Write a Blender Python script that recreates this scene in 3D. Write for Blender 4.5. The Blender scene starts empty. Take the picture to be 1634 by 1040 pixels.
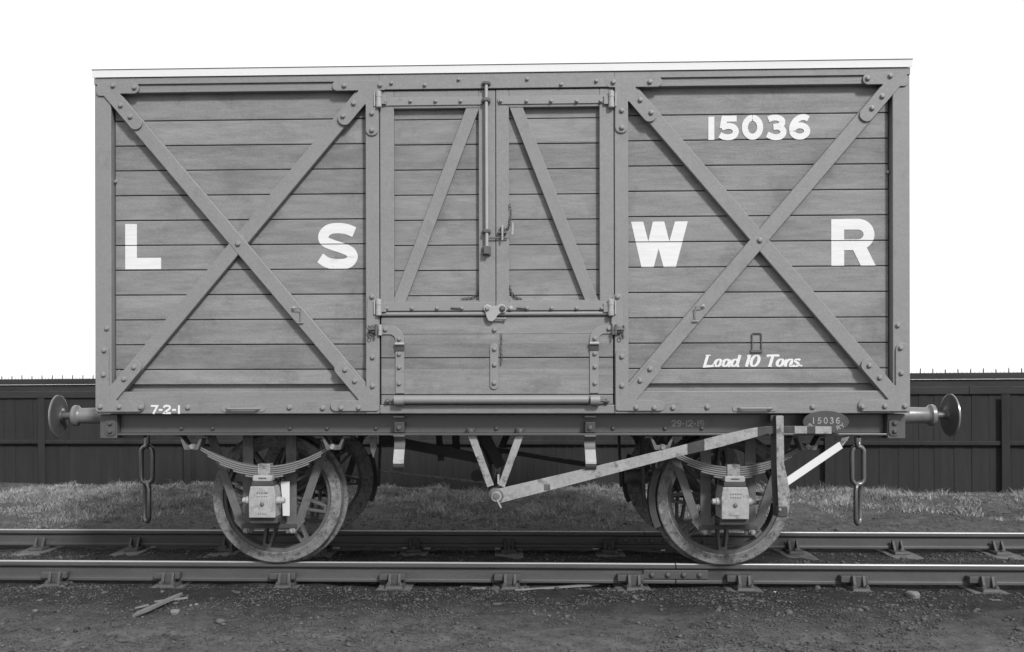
import bpy, bmesh, math, random
import numpy as np
from math import radians, sin, cos, pi, atan2, hypot
from mathutils import Vector, Matrix

# ------------------------------------------------------------------ camera, sky, sun, exposure
SC = bpy.context.scene
COL = SC.collection
CAM = Vector((0.043, -7.76, 1.30)); YAW = radians(2.0); ROLL = radians(-0.10)
FPX, PPX, PPY, IW, IH = 1540.0, 749.0, 612.0, 1634.0, 1040.0
cam_d = bpy.data.cameras.new("camera"); cam = bpy.data.objects.new("camera", cam_d); COL.objects.link(cam)
FW = Vector((-sin(YAW), cos(YAW), 0)); R0 = Vector((cos(YAW), sin(YAW), 0)); U0 = Vector((0, 0, 1))
RT = R0*cos(ROLL) + U0*sin(ROLL); UP = -R0*sin(ROLL) + U0*cos(ROLL)
M = Matrix((RT, UP, -FW)).transposed().to_4x4(); M.translation = CAM
cam.matrix_world = M
cam_d.sensor_width = 36; cam_d.lens = FPX/IW*36
cam_d.shift_x = (IW/2-PPX)/IW; cam_d.shift_y = (PPY-IH/2)/IW
cam_d.clip_start = 0.1; cam_d.clip_end = 3000
cam_d.dof.use_dof = True; cam_d.dof.focus_distance = 6.6; cam_d.dof.aperture_fstop = 3.5
SC.camera = cam

world = bpy.data.worlds.new("World"); SC.world = world; world.use_nodes = True
wn = world.node_tree; bg = wn.nodes["Background"]
SUN_EL, SUN_AZ = radians(38), radians(152)      # azimuth measured from +Y towards +X
sky = wn.nodes.new("ShaderNodeTexSky"); sky.sky_type = 'NISHITA'; sky.sun_disc = False
sky.sun_elevation = SUN_EL; sky.sun_rotation = SUN_AZ; sky.air_density = 1.0; sky.dust_density = 1.0; sky.ozone_density = 0.5
bw = wn.nodes.new("ShaderNodeRGBToBW")          # a black and white photograph: the sky's own brightness without its blue
wn.links.new(sky.outputs[0], bw.inputs[0])
cl = wn.nodes.new("ShaderNodeMath"); cl.operation = 'MULTIPLY'; cl.inputs[1].default_value = 0.18; wn.links.new(bw.outputs[0], cl.inputs[0])
ov = wn.nodes.new("ShaderNodeMath"); ov.operation = 'ADD'; ov.inputs[1].default_value = 3.5; wn.links.new(cl.outputs[0], ov.inputs[0])  # even bright cloud
wn.links.new(ov.outputs[0], bg.inputs[0]); bg.inputs[1].default_value = 0.15
sd = bpy.data.lights.new("sun", 'SUN'); sun = bpy.data.objects.new("sun", sd); COL.objects.link(sun)
sd.energy = 2.15; sd.angle = radians(8); sd.color = (1, 1, 1)
sdir = Vector((sin(SUN_AZ)*cos(SUN_EL), cos(SUN_AZ)*cos(SUN_EL), sin(SUN_EL)))
sun.rotation_euler = sdir.to_track_quat('Z', 'Y').to_euler()
SC.view_settings.view_transform = 'Standard'; SC.view_settings.look = 'None'
SC.view_settings.exposure = 0.84; SC.view_settings.gamma = 1.0; SC.view_settings.use_curve_mapping = False
SC.cycles.max_bounces = 6; SC.cycles.diffuse_bounces = 3; SC.cycles.glossy_bounces = 3

rnd = random.Random(15036)

# drawing survey: fixed numbers that turn a measured point of the drawing into metres on an upright plane (independent of the camera object)
SP = Vector((0.043, -7.76, 1.30)); SF, SX, SY = 1540.0, 749.0, 612.0
SFW = Vector((-0.0348995, 0.9993908, 0)); _c, _s = 0.99999848, -0.00174533
SRT = Vector((0.9993908, 0.0348995, 0))*_c + Vector((0, 0, 1))*_s; SUP = Vector((0.9993908, 0.0348995, 0))*(-_s) + Vector((0, 0, 1))*_c
def A(px, py, Y=-1.25):
    """measured point of the drawing -> (X, Z) on the upright plane at depth Y"""
    v = SFW + SRT*((px-SX)/SF) + SUP*((SY-py)/SF)
    k = (Y-SP.y)/v.y
    return (SP.x+v.x*k, SP.z+v.z*k)

# ------------------------------------------------------------------ materials (greys only)
def mat(name, v, rough=0.6, metal=0.0, mott=0.12, mscale=3.0, stretch=(1, 1, 1), fine=0.08, fscale=60,
        bump=0.15, bdist=0.003, dirt=0.0, dirtv=0.03, dscale=6.0, dthr=0.6, plank=None, spec=0.35, speck=0.0, grain=0.0):
    m = bpy.data.materials.new(name); m.use_nodes = True
    nt = m.node_tree; L = nt.links; b = nt.nodes["Principled BSDF"]
    N = nt.nodes.new
    tc = N("ShaderNodeTexCoord"); mp = N("ShaderNodeMapping"); mp.inputs['Scale'].default_value = stretch
    L.new(tc.outputs['Object'], mp.inputs[0])
    def noise(s, det, vec=mp.outputs[0], rough_=0.6):
        n = N("ShaderNodeTexNoise"); n.inputs['Scale'].default_value = s; n.inputs['Detail'].default_value = det
        n.inputs['Roughness'].default_value = rough_; L.new(vec, n.inputs['Vector']); return n.outputs[0]
    def math_(op, a, bb, clamp=False):
        n = N("ShaderNodeMath"); n.operation = op; n.use_clamp = clamp
        for i, x in enumerate((a, bb)):
            if isinstance(x, (int, float)): n.inputs[i].default_value = x
            else: L.new(x, n.inputs[i])
        return n.outputs[0]
    n1 = noise(mscale, 5); n2 = noise(fscale, 3)
    f = math_('ADD', 1.0, math_('MULTIPLY', math_('SUBTRACT', n1, 0.5), mott*2.2))
    f = math_('ADD', f, math_('MULTIPLY', math_('SUBTRACT', n2, 0.5), fine*2.2))
    if plank:                                    # every board took the paint a little differently
        z0, pitch, amt = plank
        sx = N("ShaderNodeSeparateXYZ"); L.new(tc.outputs['Object'], sx.inputs[0])
        k = math_('FLOOR', math_('DIVIDE', math_('SUBTRACT', sx.outputs[2], z0), pitch), 0)
        wn_ = N("ShaderNodeTexWhiteNoise"); wn_.noise_dimensions = '1D'; L.new(k, wn_.inputs['W'])
        f = math_('ADD', f, math_('MULTIPLY', math_('SUBTRACT', wn_.outputs[0], 0.5), amt))
    if grain:                                    # brush marks and fine grit in the paint
        ng = noise(130, 2, tc.outputs['Object'], 0.7)
        f = math_('ADD', f, math_('MULTIPLY', math_('SUBTRACT', ng, 0.5), grain*2.5))
    val = math_('MULTIPLY', f, v)
    if dirt:
        nd = noise(dscale, 6, tc.outputs['Object'], 0.7)
        w = math_('MULTIPLY', math_('MULTIPLY', math_('SUBTRACT', nd, dthr), 8.0, True), dirt)
        w = math_('MINIMUM', math_('MAXIMUM', w, 0.0), 1.0)
        val = math_('ADD', math_('MULTIPLY', val, math_('SUBTRACT', 1.0, w)), math_('MULTIPLY', w, dirtv))
    if speck:
        vo = noise(150, 1, tc.outputs['Object'])
        s_ = math_('MULTIPLY', math_('SUBTRACT', vo, 0.68), 9.0, True)
        val = math_('ADD', val, math_('MULTIPLY', math_('MAXIMUM', s_, 0.0), speck))
    cb = N("ShaderNodeCombineColor")
    for i in range(3): L.new(val, cb.inputs[i])
    L.new(cb.outputs[0], b.inputs['Base Color'])
    b.inputs['Roughness'].default_value = rough; b.inputs['Metallic'].default_value = metal
    b.inputs['Specular IOR Level'].default_value = spec
    if bump:
        bp = N("ShaderNodeBump"); bp.inputs['Strength'].default_value = bump; bp.inputs['Distance'].default_value = bdist
        h = math_('ADD', n2, math_('MULTIPLY', n1, 0.6)); L.new(h, bp.inputs['Height']); L.new(bp.outputs[0], b.inputs['Normal'])
    return m

GR = (0.35, 3, 5)                                # wood grain runs along X
GV = (5, 3, 0.35)
M_PLANK = mat("painted_boards", 0.168, 0.6, mott=0.42, mscale=3.6, stretch=(0.45, 3, 2.6), fine=0.24, fscale=16, bump=0.7, bdist=0.003,
              plank=(1.400-0.1712*4, 0.1712, 0.30), dirt=0.6, dirtv=0.10, dscale=2.6, dthr=0.53, grain=0.26)
M_FRAME = mat("painted_framing", 0.182, 0.55, mott=0.16, mscale=4, fine=0.10, fscale=35, bump=0.35, dirt=0.45, dirtv=0.115, dscale=4, dthr=0.54, grain=0.22)
M_RAILW = mat("painted_rail_timber", 0.172, 0.5, mott=0.16, mscale=4, stretch=GR, fine=0.12, fscale=22, bump=0.5, dirt=0.35, dirtv=0.10, dscale=4, dthr=0.54, grain=0.22)
M_IRON = mat("painted_ironwork", 0.185, 0.42, mott=0.10, mscale=9, fine=0.06, bump=0.12, spec=0.5, dirt=0.5, dirtv=0.09, dscale=9, dthr=0.6)
M_LIGHT = mat("bright_painted_iron", 0.28, 0.33, mott=0.12, mscale=12, fine=0.08, bump=0.1, spec=0.5)
M_DKIRON = mat("dark_ironwork", 0.075, 0.42, mott=0.3, mscale=12, fine=0.1, bump=0.2, spec=0.5)
M_WHITE = mat("white_lettering", 0.56, 0.6, mott=0.10, mscale=8, fine=0.12, fscale=30, bump=0.3, stretch=GR, dirt=0.5, dirtv=0.30, dscale=11, dthr=0.62)
M_FADED = mat("faded_white_paint", 0.24, 0.6, mott=0.3, mscale=25, fine=0.3, bump=0.1)
M_ROOF = mat("white_roof_canvas", 0.56, 0.7, mott=0.08, mscale=3, stretch=(0.3, 2, 6), fine=0.06, bump=0.2, dirt=0.3, dirtv=0.5, dscale=5, dthr=0.62)
M_ROOFE = mat("roof_edge_bead", 0.10, 0.6)
M_SOLE = mat("underframe_paint", 0.068, 0.36, mott=0.3, mscale=3, stretch=(0.5, 2, 2), fine=0.12, bump=0.2, spec=0.5, dirt=0.5, dirtv=0.04, dscale=5, dthr=0.58)
M_DKLEVER = mat("dark_lever_iron", 0.045, 0.45, mott=0.5, mscale=14, fine=0.3, bump=0.3, dirt=0.5, dirtv=0.12, dscale=22, dthr=0.6)  # dark tone for parts of the brake lever
M_CASE = mat("buffer_casing_paint", 0.14, 0.34, mott=0.25, mscale=10, fine=0.1, bump=0.15, spec=0.6)
M_RIMHI = mat("pale_rim_highlight", 0.20, 0.3, metal=0.4, mott=0.2, mscale=14, fine=0.1, bump=0.1)  # paler tone that paints the highlight round the buffer head
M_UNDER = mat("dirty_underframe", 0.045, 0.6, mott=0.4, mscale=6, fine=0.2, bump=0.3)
M_GUARD = mat("axle_guard_iron", 0.095, 0.5, mott=0.45, mscale=7, fine=0.25, bump=0.35, dirt=0.8, dirtv=0.05, dscale=9, dthr=0.53)
M_TYRE = mat("grimy_tyre_steel", 0.155, 0.55, mott=0.5, mscale=20, fine=0.6, fscale=90, bump=0.6, bdist=0.003, dirt=0.9, dirtv=0.05, dscale=30, dthr=0.50)
M_SPOKE = mat("grimy_spokes", 0.085, 0.6, mott=0.35, mscale=9, fine=0.3, bump=0.4, dirt=0.6, dirtv=0.05, dscale=14, dthr=0.55)
M_BOX = mat("pale_axle_box_paint", 0.28, 0.5, mott=0.35, mscale=14, fine=0.22, fscale=110, bump=0.3, dirt=0.8, dirtv=0.12, dscale=16, dthr=0.55)
M_SPRING = mat("spring_steel", 0.15, 0.4, mott=0.3, mscale=12, stretch=(0.5, 1, 6), fine=0.2, bump=0.2, spec=0.5)
M_LEVER = mat("white_painted_lever", 0.25, 0.5, mott=0.28, mscale=9, fine=0.3, bump=0.25, dirt=0.9, dirtv=0.08, dscale=12, dthr=0.555)
M_RACK = mat("worn_white_rack", 0.22, 0.5, mott=0.4, mscale=16, fine=0.4, fscale=70, bump=0.4, dirt=0.9, dirtv=0.06, dscale=18, dthr=0.49)
M_BOARD = mat("clean_white_paint", 0.52, 0.5, mott=0.04, fine=0.03)
M_LINK = mat("coupling_steel", 0.16, 0.28, metal=0.6, mott=0.25, mscale=20, fine=0.1, bump=0.15, spec=0.6)
M_SHELL = mat("van_floor_and_inside", 0.03, 0.8)
M_RAIL = mat("rail_web_iron", 0.060, 0.55, mott=0.3, mscale=5, stretch=(0.6, 1, 2), fine=0.2, fscale=70, bump=0.35, dirt=0.5, dirtv=0.06, dscale=7, dthr=0.56)
M_RTOP = mat("polished_rail_head", 0.36, 0.35, metal=0.15, mott=0.06, mscale=6, stretch=(0.3, 4, 1), fine=0.05, bump=0.05)
M_CHAIR = mat("cast_iron_chair", 0.055, 0.6, mott=0.35, mscale=14, fine=0.3, bump=0.5)
M_KEY = mat("oak_key", 0.06, 0.8, mott=0.3, mscale=14, fine=0.2, bump=0.4)
M_SLEEP = mat("weathered_sleeper_timber", 0.11, 0.85, mott=0.35, mscale=5, stretch=(4, 0.4, 2), fine=0.3, fscale=40, bump=0.7, bdist=0.006, dirt=0.6, dirtv=0.045, dscale=7, dthr=0.5)
M_FENCE = mat("dark_creosoted_boards", 0.020, 0.9, mott=0.55, mscale=1.6, stretch=(4, 4, 0.5), fine=0.2, fscale=20, bump=0.4)
M_FENCET = mat("weathered_fence_top", 0.027, 0.9, mott=0.5, mscale=3, stretch=(0.5, 3, 3), fine=0.2, fscale=20, bump=0.4)
M_FPOST = mat("weathered_fence_post", 0.032, 0.8, mott=0.3, mscale=4, stretch=(4, 4, 0.4), fine=0.2, bump=0.4)
M_SPIKE = mat("fence_spike_iron", 0.05, 0.6)
M_STONE = mat("ballast_cinders", 0.060, 0.95, mott=0.8, mscale=5, fine=1.5, fscale=38, bump=0.4, speck=0.22)
M_PSTONE = mat("pale_stone", 0.15, 0.9, mott=0.3, mscale=12, fine=0.3, bump=0.6)
M_STICK = mat("split_timber", 0.13, 0.8, mott=0.3, mscale=6, stretch=(1, 5, 5), fine=0.3, bump=0.5)
M_GRASS = mat("dry_grass", 0.225, 0.8, mott=1.1, mscale=1.9, fine=0.9, fscale=9, bump=0)
M_PAPER = mat("scrap_paper", 0.6, 0.8)

def ground_mat():
    m = bpy.data.materials.new("ash_and_cinder_ground"); m.use_nodes = True
    nt = m.node_tree; L = nt.links; b = nt.nodes["Principled BSDF"]; N = nt.nodes.new
    tc = N("ShaderNodeTexCoord")
    def noise(s, d, r=0.65):
        n = N("ShaderNodeTexNoise"); n.inputs['Scale'].default_value = s; n.inputs['Detail'].default_value = d
        n.inputs['Roughness'].default_value = r; L.new(tc.outputs['Object'], n.inputs['Vector']); return n.outputs[0]
    def mt(op, a, bb, cl=False):
        n = N("ShaderNodeMath"); n.operation = op; n.use_clamp = cl
        for i, x in enumerate((a, bb)):
            if isinstance(x, (int, float)): n.inputs[i].default_value = x
            else: L.new(x, n.inputs[i])
        return n.outputs[0]
    big = noise(0.9, 4); mid = noise(7, 8, 0.75); fin = noise(70, 5, 0.85); med = noise(22, 5, 0.75); spk = noise(42, 2)
    sx = N("ShaderNodeSeparateXYZ"); L.new(tc.outputs['Object'], sx.inputs[0])
    y = sx.outputs[1]
    yy = mt('ADD', y, mt('MULTIPLY', mt('SUBTRACT', big, 0.5), 0.9))
    # trodden sandy path between track and grass; ash elsewhere
    p = mt('MULTIPLY', mt('MULTIPLY', mt('SUBTRACT', yy, 1.25), 2.2, True), mt('MULTIPLY', mt('SUBTRACT', 3.1, yy), 2.5, True))
    fg = mt('MULTIPLY', mt('SUBTRACT', -1.35, yy), 1.2, True)      # finer trodden ash in the foreground
    base = mt('ADD', 0.030, mt('ADD', mt('MULTIPLY', p, 0.042), mt('MULTIPLY', fg, 0.062)))
    gs = mt('MULTIPLY', mt('SUBTRACT', yy, 2.7), 2.0, True); base = mt('ADD', base, mt('MULTIPLY', gs, 0.045))
    f = mt('MAXIMUM', mt('ADD', -1.45, mt('ADD', mt('MULTIPLY', mid, 2.6), mt('ADD', mt('MULTIPLY', fin, 1.3), mt('MULTIPLY', med, 1.1)))), 0.15)
    val = mt('MULTIPLY', base, f)
    s = mt('MULTIPLY', mt('SUBTRACT', spk, 0.69), 8.0, True)
    val = mt('ADD', val, mt('MULTIPLY', s, 0.10))
    cb = N("ShaderNodeCombineColor")
    for i in range(3): L.new(val, cb.inputs[i])
    L.new(cb.outputs[0], b.inputs['Base Color']); b.inputs['Roughness'].default_value = 0.95
    b.inputs['Specular IOR Level'].default_value = 0.1
    bp = N("ShaderNodeBump"); bp.inputs['Strength'].default_value = 0.9; bp.inputs['Distance'].default_value = 0.02
    L.new(mt('ADD', mid, mt('MULTIPLY', fin, 0.6)), bp.inputs['Height']); L.new(bp.outputs[0], b.inputs['Normal'])
    return m
M_GROUND = ground_mat()

# ------------------------------------------------------------------ mesh helpers
def fillet(poly, radii, n=5):
    out = []; k = len(poly)
    for i in range(k):
        r = radii[i] if isinstance(radii, (list, tuple)) else radii
        p = Vector(poly[i]); a = Vector(poly[i-1]); b = Vector(poly[(i+1) % k])
        if r <= 0: out.append(tuple(p)); continue
        u = (a-p); v = (b-p); lu, lv = u.length, v.length; u.normalize(); v.normalize()
        ang = math.acos(max(-1, min(1, u.dot(v))))
        if ang > 3.1 or ang < 0.02: out.append(tuple(p)); continue
        t = min(r/math.tan(ang/2), lu*0.49, lv*0.49); r2 = t*math.tan(ang/2)
        p1 = p+u*t; p2 = p+v*t
        c = p + (u+v).normalized()*(r2/math.sin(ang/2))
        a1 = atan2(*(p1-c).yx); a2 = atan2(*(p2-c).yx); d = (a2-a1+pi) % (2*pi)-pi
        for j in range(n+1):
            t_ = a1+d*j/n; out.append((c.x+r2*cos(t_), c.y+r2*sin(t_)))
    return out

def star_plate(c, arms, r_end=None):
    """one outline for a plate with several arms from c; arms = (angle deg, length, half width)"""
    arms = sorted([(a % 360, l, h) for a, l, h in arms]); n = len(arms); pts = []; rad = []
    for i, (a, l, h) in enumerate(arms):
        a_ = radians(a); d = Vector((cos(a_), sin(a_))); nn = Vector((-d.y, d.x)); C = Vector(c)
        pts += [C+d*l-nn*h, C+d*l+nn*h]; rad += [h*0.95, h*0.95]
        a2, l2, h2 = arms[(i+1) % n]; gap = (a2-a) % 360
        b_ = radians(a2); e = Vector((cos(b_), sin(b_))); m2 = Vector((-e.y, e.x))
        s = math.sin(radians(gap))
        if abs(s) > 0.05:
            # lines C+nn*h + d*t  and C-m2*h2 + e*u
            p = C+nn*h; q = C-m2*h2
            den = d.x*e.y-d.y*e.x; t = ((q-p).x*e.y-(q-p).y*e.x)/den
            pts.append(p+d*t); rad.append(0.004 if gap < 180 else min(h, h2)*0.5)
        else:
            pass
    return fillet([tuple(p) for p in pts], rad)

def area(p): return sum(p[i-1][0]*p[i][1]-p[i][0]*p[i-1][1] for i in range(len(p)))/2

class MB:
    def __init__(s): s.bm = bmesh.new()
    def box(s, x0, x1, y0, y1, z0, z1, mtx=None):
        v = [Vector((x, y, z)) for x in (x0, x1) for y in (y0, y1) for z in (z0, z1)]
        if mtx: v = [mtx @ p for p in v]
        v = [s.bm.verts.new(p) for p in v]
        for f in ((0, 1, 3, 2), (4, 6, 7, 5), (0, 4, 5, 1), (2, 3, 7, 6), (0, 2, 6, 4), (1, 5, 7, 3)):
            s.bm.faces.new([v[i] for i in f])
        return s
    def prism(s, poly, y0, y1):
        """outline in XZ, front face at y0 (towards the camera), back at y1; y0 may be a function of x"""
        if area(poly) < 0: poly = poly[::-1]
        fy = y0 if callable(y0) else (lambda x: y0); by = y1 if callable(y1) else (lambda x: y1)
        a = [s.bm.verts.new((x, fy(x), z)) for x, z in poly]; b = [s.bm.verts.new((x, by(x), z)) for x, z in poly]
        s.bm.faces.new(a); s.bm.faces.new(b[::-1]); n = len(poly)
        for i in range(n): s.bm.faces.new((a[i], b[i], b[(i+1) % n], a[(i+1) % n]))
        return s
    def band(s, p, q, w, y0, y1):
        p = Vector(p); q = Vector(q); d = (q-p).normalized(); n = Vector((-d.y, d.x))*w/2
        return s.prism([tuple(p+n), tuple(p-n), tuple(q-n), tuple(q+n)], y0, y1)
    def bar(s, a, b, w, h, up=(0, 0, 1)):
        """rectangular bar between 3D points"""
        a = Vector(a); b = Vector(b); d = (b-a); L_ = d.length; d.normalize()
        u = Vector(up); r = d.cross(u)
        if r.length < 1e-3: u = Vector((0, 1, 0)); r = d.cross(u)
        r.normalize(); u = r.cross(d)
        m = Matrix((d, r, u)).transposed().to_4x4(); m.translation = a
        return s.box(0, L_, -w/2, w/2, -h/2, h/2, m)
    def tube(s, pts, r, n=10, closed=False, cap=True):
        pts = [Vector(p) for p in pts]; k = len(pts); rings = []
        rr = r if isinstance(r, (list, tuple)) else [r]*k
        prev = None
        for i, p in enumerate(pts):
            if closed: t = (pts[(i+1) % k]-pts[i-1])
            else: t = pts[min(i+1, k-1)]-pts[max(i-1, 0)]
            t.normalize()
            if prev is None:
                u = t.orthogonal().normalized()
            else:
                u = prev-t*prev.dot(t)
                u = u.normalized() if u.length > 1e-6 else t.orthogonal().normalized()
            prev = u; w = t.cross(u)
            rings.append([s.bm.verts.new(p+(u*cos(2*pi*j/n)+w*sin(2*pi*j/n))*rr[i]) for j in range(n)])
        for i in range(k if closed else k-1):
            a = rings[i]; b = rings[(i+1) % k]
            for j in range(n): s.bm.faces.new((a[j], a[(j+1) % n], b[(j+1) % n], b[j]))
        if cap and not closed:
            s.bm.faces.new(rings[0][::-1]); s.bm.faces.new(rings[-1])
        return s
    def lathe(s, o, axis, prof, n=32):
        """prof = (distance along axis, radius)"""
        o = Vector(o); t = Vector(axis).normalized(); u = t.orthogonal().normalized(); w = t.cross(u); rings = []
        for d, r in prof:
            if r < 1e-5: rings.append([s.bm.verts.new(o+t*d)])
            else: rings.append([s.bm.verts.new(o+t*d+(u*cos(2*pi*j/n)+w*sin(2*pi*j/n))*r) for j in range(n)])
        for a, b in zip(rings, rings[1:]):
            for j in range(n):
                k = (j+1) % n
                if len(a) == 1 and len(b) == 1: continue
                if len(a) == 1: s.bm.faces.new((a[0], b[k], b[j]))
                elif len(b) == 1: s.bm.faces.new((a[j], a[k], b[0]))
                else: s.bm.faces.new((a[j], a[k], b[k], b[j]))
        if len(rings[0]) > 1: s.bm.faces.new(rings[0][::-1])
        if len(rings[-1]) > 1: s.bm.faces.new(rings[-1])
        return s
    def ring(s, o, axis, prof, n=64):
        """closed profile of (distance along axis, radius) swept round"""
        o = Vector(o); t = Vector(axis).normalized(); u = t.orthogonal().normalized(); w = t.cross(u)
        R = [[s.bm.verts.new(o+t*d+(u*cos(2*pi*j/n)+w*sin(2*pi*j/n))*r) for j in range(n)] for d, r in prof]
        for i in range(len(R)):
            a, b = R[i], R[(i+1) % len(R)]
            for j in range(n): s.bm.faces.new((a[j], a[(j+1) % n], b[(j+1) % n], b[j]))
        return s
    def ribbon(s, pts, w, y0, y1, pen=0.0):
        """painted stroke: centre line in XZ, constant or broad-nib width"""
        P = [Vector(p) for p in pts]; n = len(P); Lf = []; Rt = []
        for i in range(n):
            d0 = (P[i]-P[i-1]).normalized() if i > 0 else (P[1]-P[0]).normalized()
            d1 = (P[i+1]-P[i]).normalized() if i < n-1 else d0
            t = (d0+d1); t = t.normalized() if t.length > 1e-6 else d0
            nn = Vector((-t.y, t.x)); k = 1/max(0.45, nn.dot(Vector((-d0.y, d0.x))))
            ww = w if not pen else w*((1-pen)+pen*abs(t.y))
            Lf.append(P[i]+nn*ww/2*k); Rt.append(P[i]-nn*ww/2*k)
        f = [[s.bm.verts.new((p.x, y, p.y)) for p in q] for y in (y0, y1) for q in (Lf, Rt)]
        a, b, c, d = f
        for i in range(n-1):
            s.bm.faces.new((a[i], b[i], b[i+1], a[i+1])); s.bm.faces.new((c[i], c[i+1], d[i+1], d[i]))
            s.bm.faces.new((a[i], a[i+1], c[i+1], c[i])); s.bm.faces.new((b[i], d[i], d[i+1], b[i+1]))
        s.bm.faces.new((a[0], c[0], d[0], b[0])); s.bm.faces.new((a[-1], b[-1], d[-1], c[-1]))
        return s
    def bolt(s, x, z, y, r=0.014, h=0.012, washer=True, base=True):
        """round bolt head on its square-ish washer, proud of the face at y"""
        s.lathe((x, y+0.001, z), (0, -1, 0), [(0, r*1.25), (0.003, r*1.22), (0.0035, r), (h*0.6, r*0.95), (h, r*0.62), (h*1.1, 0)] if washer else
                [(0, r), (h*0.5, r*0.96), (h*0.85, r*0.7), (h, 0)], 12)
        return s
    def mirror(s):
        for v in s.bm.verts: v.co.x = -v.co.x
        return s
    def build(s, name, material, parent=None, bevel=0.0, seg=2, smooth=False, cuts=None):
        if cuts:
            for z in cuts:
                for a in (z-0.0030, z+0.0030):
                    bmesh.ops.bisect_plane(s.bm, geom=s.bm.verts[:]+s.bm.edges[:]+s.bm.faces[:], plane_co=(0, 0, a), plane_no=(0, 0, 1))
                kill = [f for f in s.bm.faces if abs(f.calc_center_median().z-z) < 0.0029 and all(abs(v.co.z-z) < 0.0031 for v in f.verts)]
                bmesh.ops.delete(s.bm, geom=kill, context='FACES')
        bmesh.ops.recalc_face_normals(s.bm, faces=s.bm.faces)
        me = bpy.data.meshes.new(name); s.bm.to_mesh(me); s.bm.free()
        me.materials.append(material)
        o = bpy.data.objects.new(name, me); COL.objects.link(o)
        if parent is not None: o.parent = parent
        if smooth:
            me.polygons.foreach_set("use_smooth", [True]*len(me.polygons))
            me.set_sharp_from_angle(angle=radians(35))
        if bevel:
            b = o.modifiers.new("bevel", 'BEVEL'); b.width = bevel; b.segments = seg; b.limit_method = 'ANGLE'; b.angle_limit = radians(40)
        return o

def thing(name, label, cat, loc=(0, 0, 0), group=None):
    o = bpy.data.objects.new(name, None); COL.objects.link(o); o.location = loc
    o.empty_display_size = 0.2; tag(o, label, cat, group); return o
def tag(o, label, cat, group=None):
    o['label'] = label; o['category'] = cat
    if group: o['group'] = group
    return o
def copy_tree(o, parent=None):
    kids = [c for c in bpy.data.objects if c.parent == o]
    c = o.copy(); COL.objects.link(c); c.parent = parent
    for k in kids: copy_tree(k, c)
    return c

BOLT = {}
def bolts(parent, pts, y, r=0.014, material=None, h=0.017, name='bolt', mirrorx=1):
    """each bolt head its own object sharing one mesh"""
    material = material or M_IRON
    r = r*1.12; key = (r, h, material.name)
    for (x, z) in pts:
        if key not in BOLT:
            o = MB().bolt(0, 0, 0, r, h).build(name, material, parent, smooth=True); BOLT[key] = o.data
        else:
            o = bpy.data.objects.new(name, BOLT[key]); COL.objects.link(o); o.parent = parent
        o.location = (x*mirrorx, y, z)
        o.rotation_euler = (0, rnd.uniform(0, 3), 0)

def smooth_path(pts, n=6, closed=False):
    P = [np.array(p, float) for p in pts]; k = len(P); out = []
    for i in range(k if closed else k-1):
        p0 = P[i-1] if (closed or i > 0) else 2*P[0]-P[1]
        p1 = P[i]; p2 = P[(i+1) % k]; p3 = P[(i+2) % k] if (closed or i+2 < k) else 2*P[-1]-P[-2]
        for j in range(n):
            t = j/n
            out.append(tuple(0.5*((2*p1)+(-p0+p2)*t+(2*p0-5*p1+4*p2-p3)*t*t+(-p0+3*p1-3*p2+p3)*t**3)))
    if not closed: out.append(tuple(P[-1]))
    return out

def arc(cx, cy, rx, ry, a0, a1, n=14):
    return [(cx+rx*cos(radians(a0+(a1-a0)*i/n)), cy+ry*sin(radians(a0+(a1-a0)*i/n))) for i in range(n+1)]

# ------------------------------------------------------------------ ground and track bed
NT = {}
def vnoise(x, y, s, seed):
    if seed not in NT: NT[seed] = np.random.RandomState(seed).rand(256, 256)
    r = NT[seed]
    xs, ys = x*s, y*s; xi = np.floor(xs).astype(int); yi = np.floor(ys).astype(int); fx = xs-xi; fy = ys-yi
    fx = fx*fx*(3-2*fx); fy = fy*fy*(3-2*fy)
    g = lambda a, b: r[a % 256, b % 256]
    return (g(xi, yi)*(1-fx)+g(xi+1, yi)*fx)*(1-fy)+(g(xi, yi+1)*(1-fx)+g(xi+1, yi+1)*fx)*fy-0.5

def ss(a, b, t): t = np.clip((t-a)/(b-a), 0, 1); return t*t*(3-2*t)

def gz(x, y):
    x = np.asarray(x, float); y = np.asarray(y, float)
    z = -0.172 + 0.022*vnoise(x, y, 1.3, 1) + 0.018*vnoise(x, y, 4.5, 2) + 0.012*vnoise(x, y, 13, 3) + 0.006*vnoise(x, y, 31, 4)
    z = z + 0.020*(1-ss(0.22, 0.50, np.abs(y)))                          # lower between the rails
    z = z + (0.020+0.022*vnoise(x, y, 2.3, 8))*ss(0.90, 1.0, -y)
    z = z - 0.03*ss(1.6, 2.6, -y)
    z = z + (0.030*vnoise(x, y, 3.1, 51)+0.020*vnoise(x, y, 8.5, 52))*ss(1.1, 1.5, -y)
    z = z + (0.035*vnoise(x, y, 2.4, 53)+0.022*vnoise(x, y, 7.0, 54))*ss(0.95, 1.6, y)
    z = z + 0.045*ss(1.3, 2.0, y)*(1+0.8*vnoise(x, y, 1.1, 5))
    z = z + (0.12*vnoise(x, y, 1.6, 6)+0.05)*ss(2.6, 3.4, y)*(1-ss(5.2, 6.0, y))
    return z

def grid_mesh(xs, ys):
    X, Y = np.meshgrid(xs, ys); Z = gz(X, Y)
    v = np.stack([X.ravel(), Y.ravel(), Z.ravel()], 1); nx, ny = len(xs), len(ys)
    i = np.arange((ny-1)*(nx-1)); r = i//(nx-1); c = i % (nx-1); a = r*nx+c
    return v, np.stack([a, a+1, a+nx+1, a+nx], 1)

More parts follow.
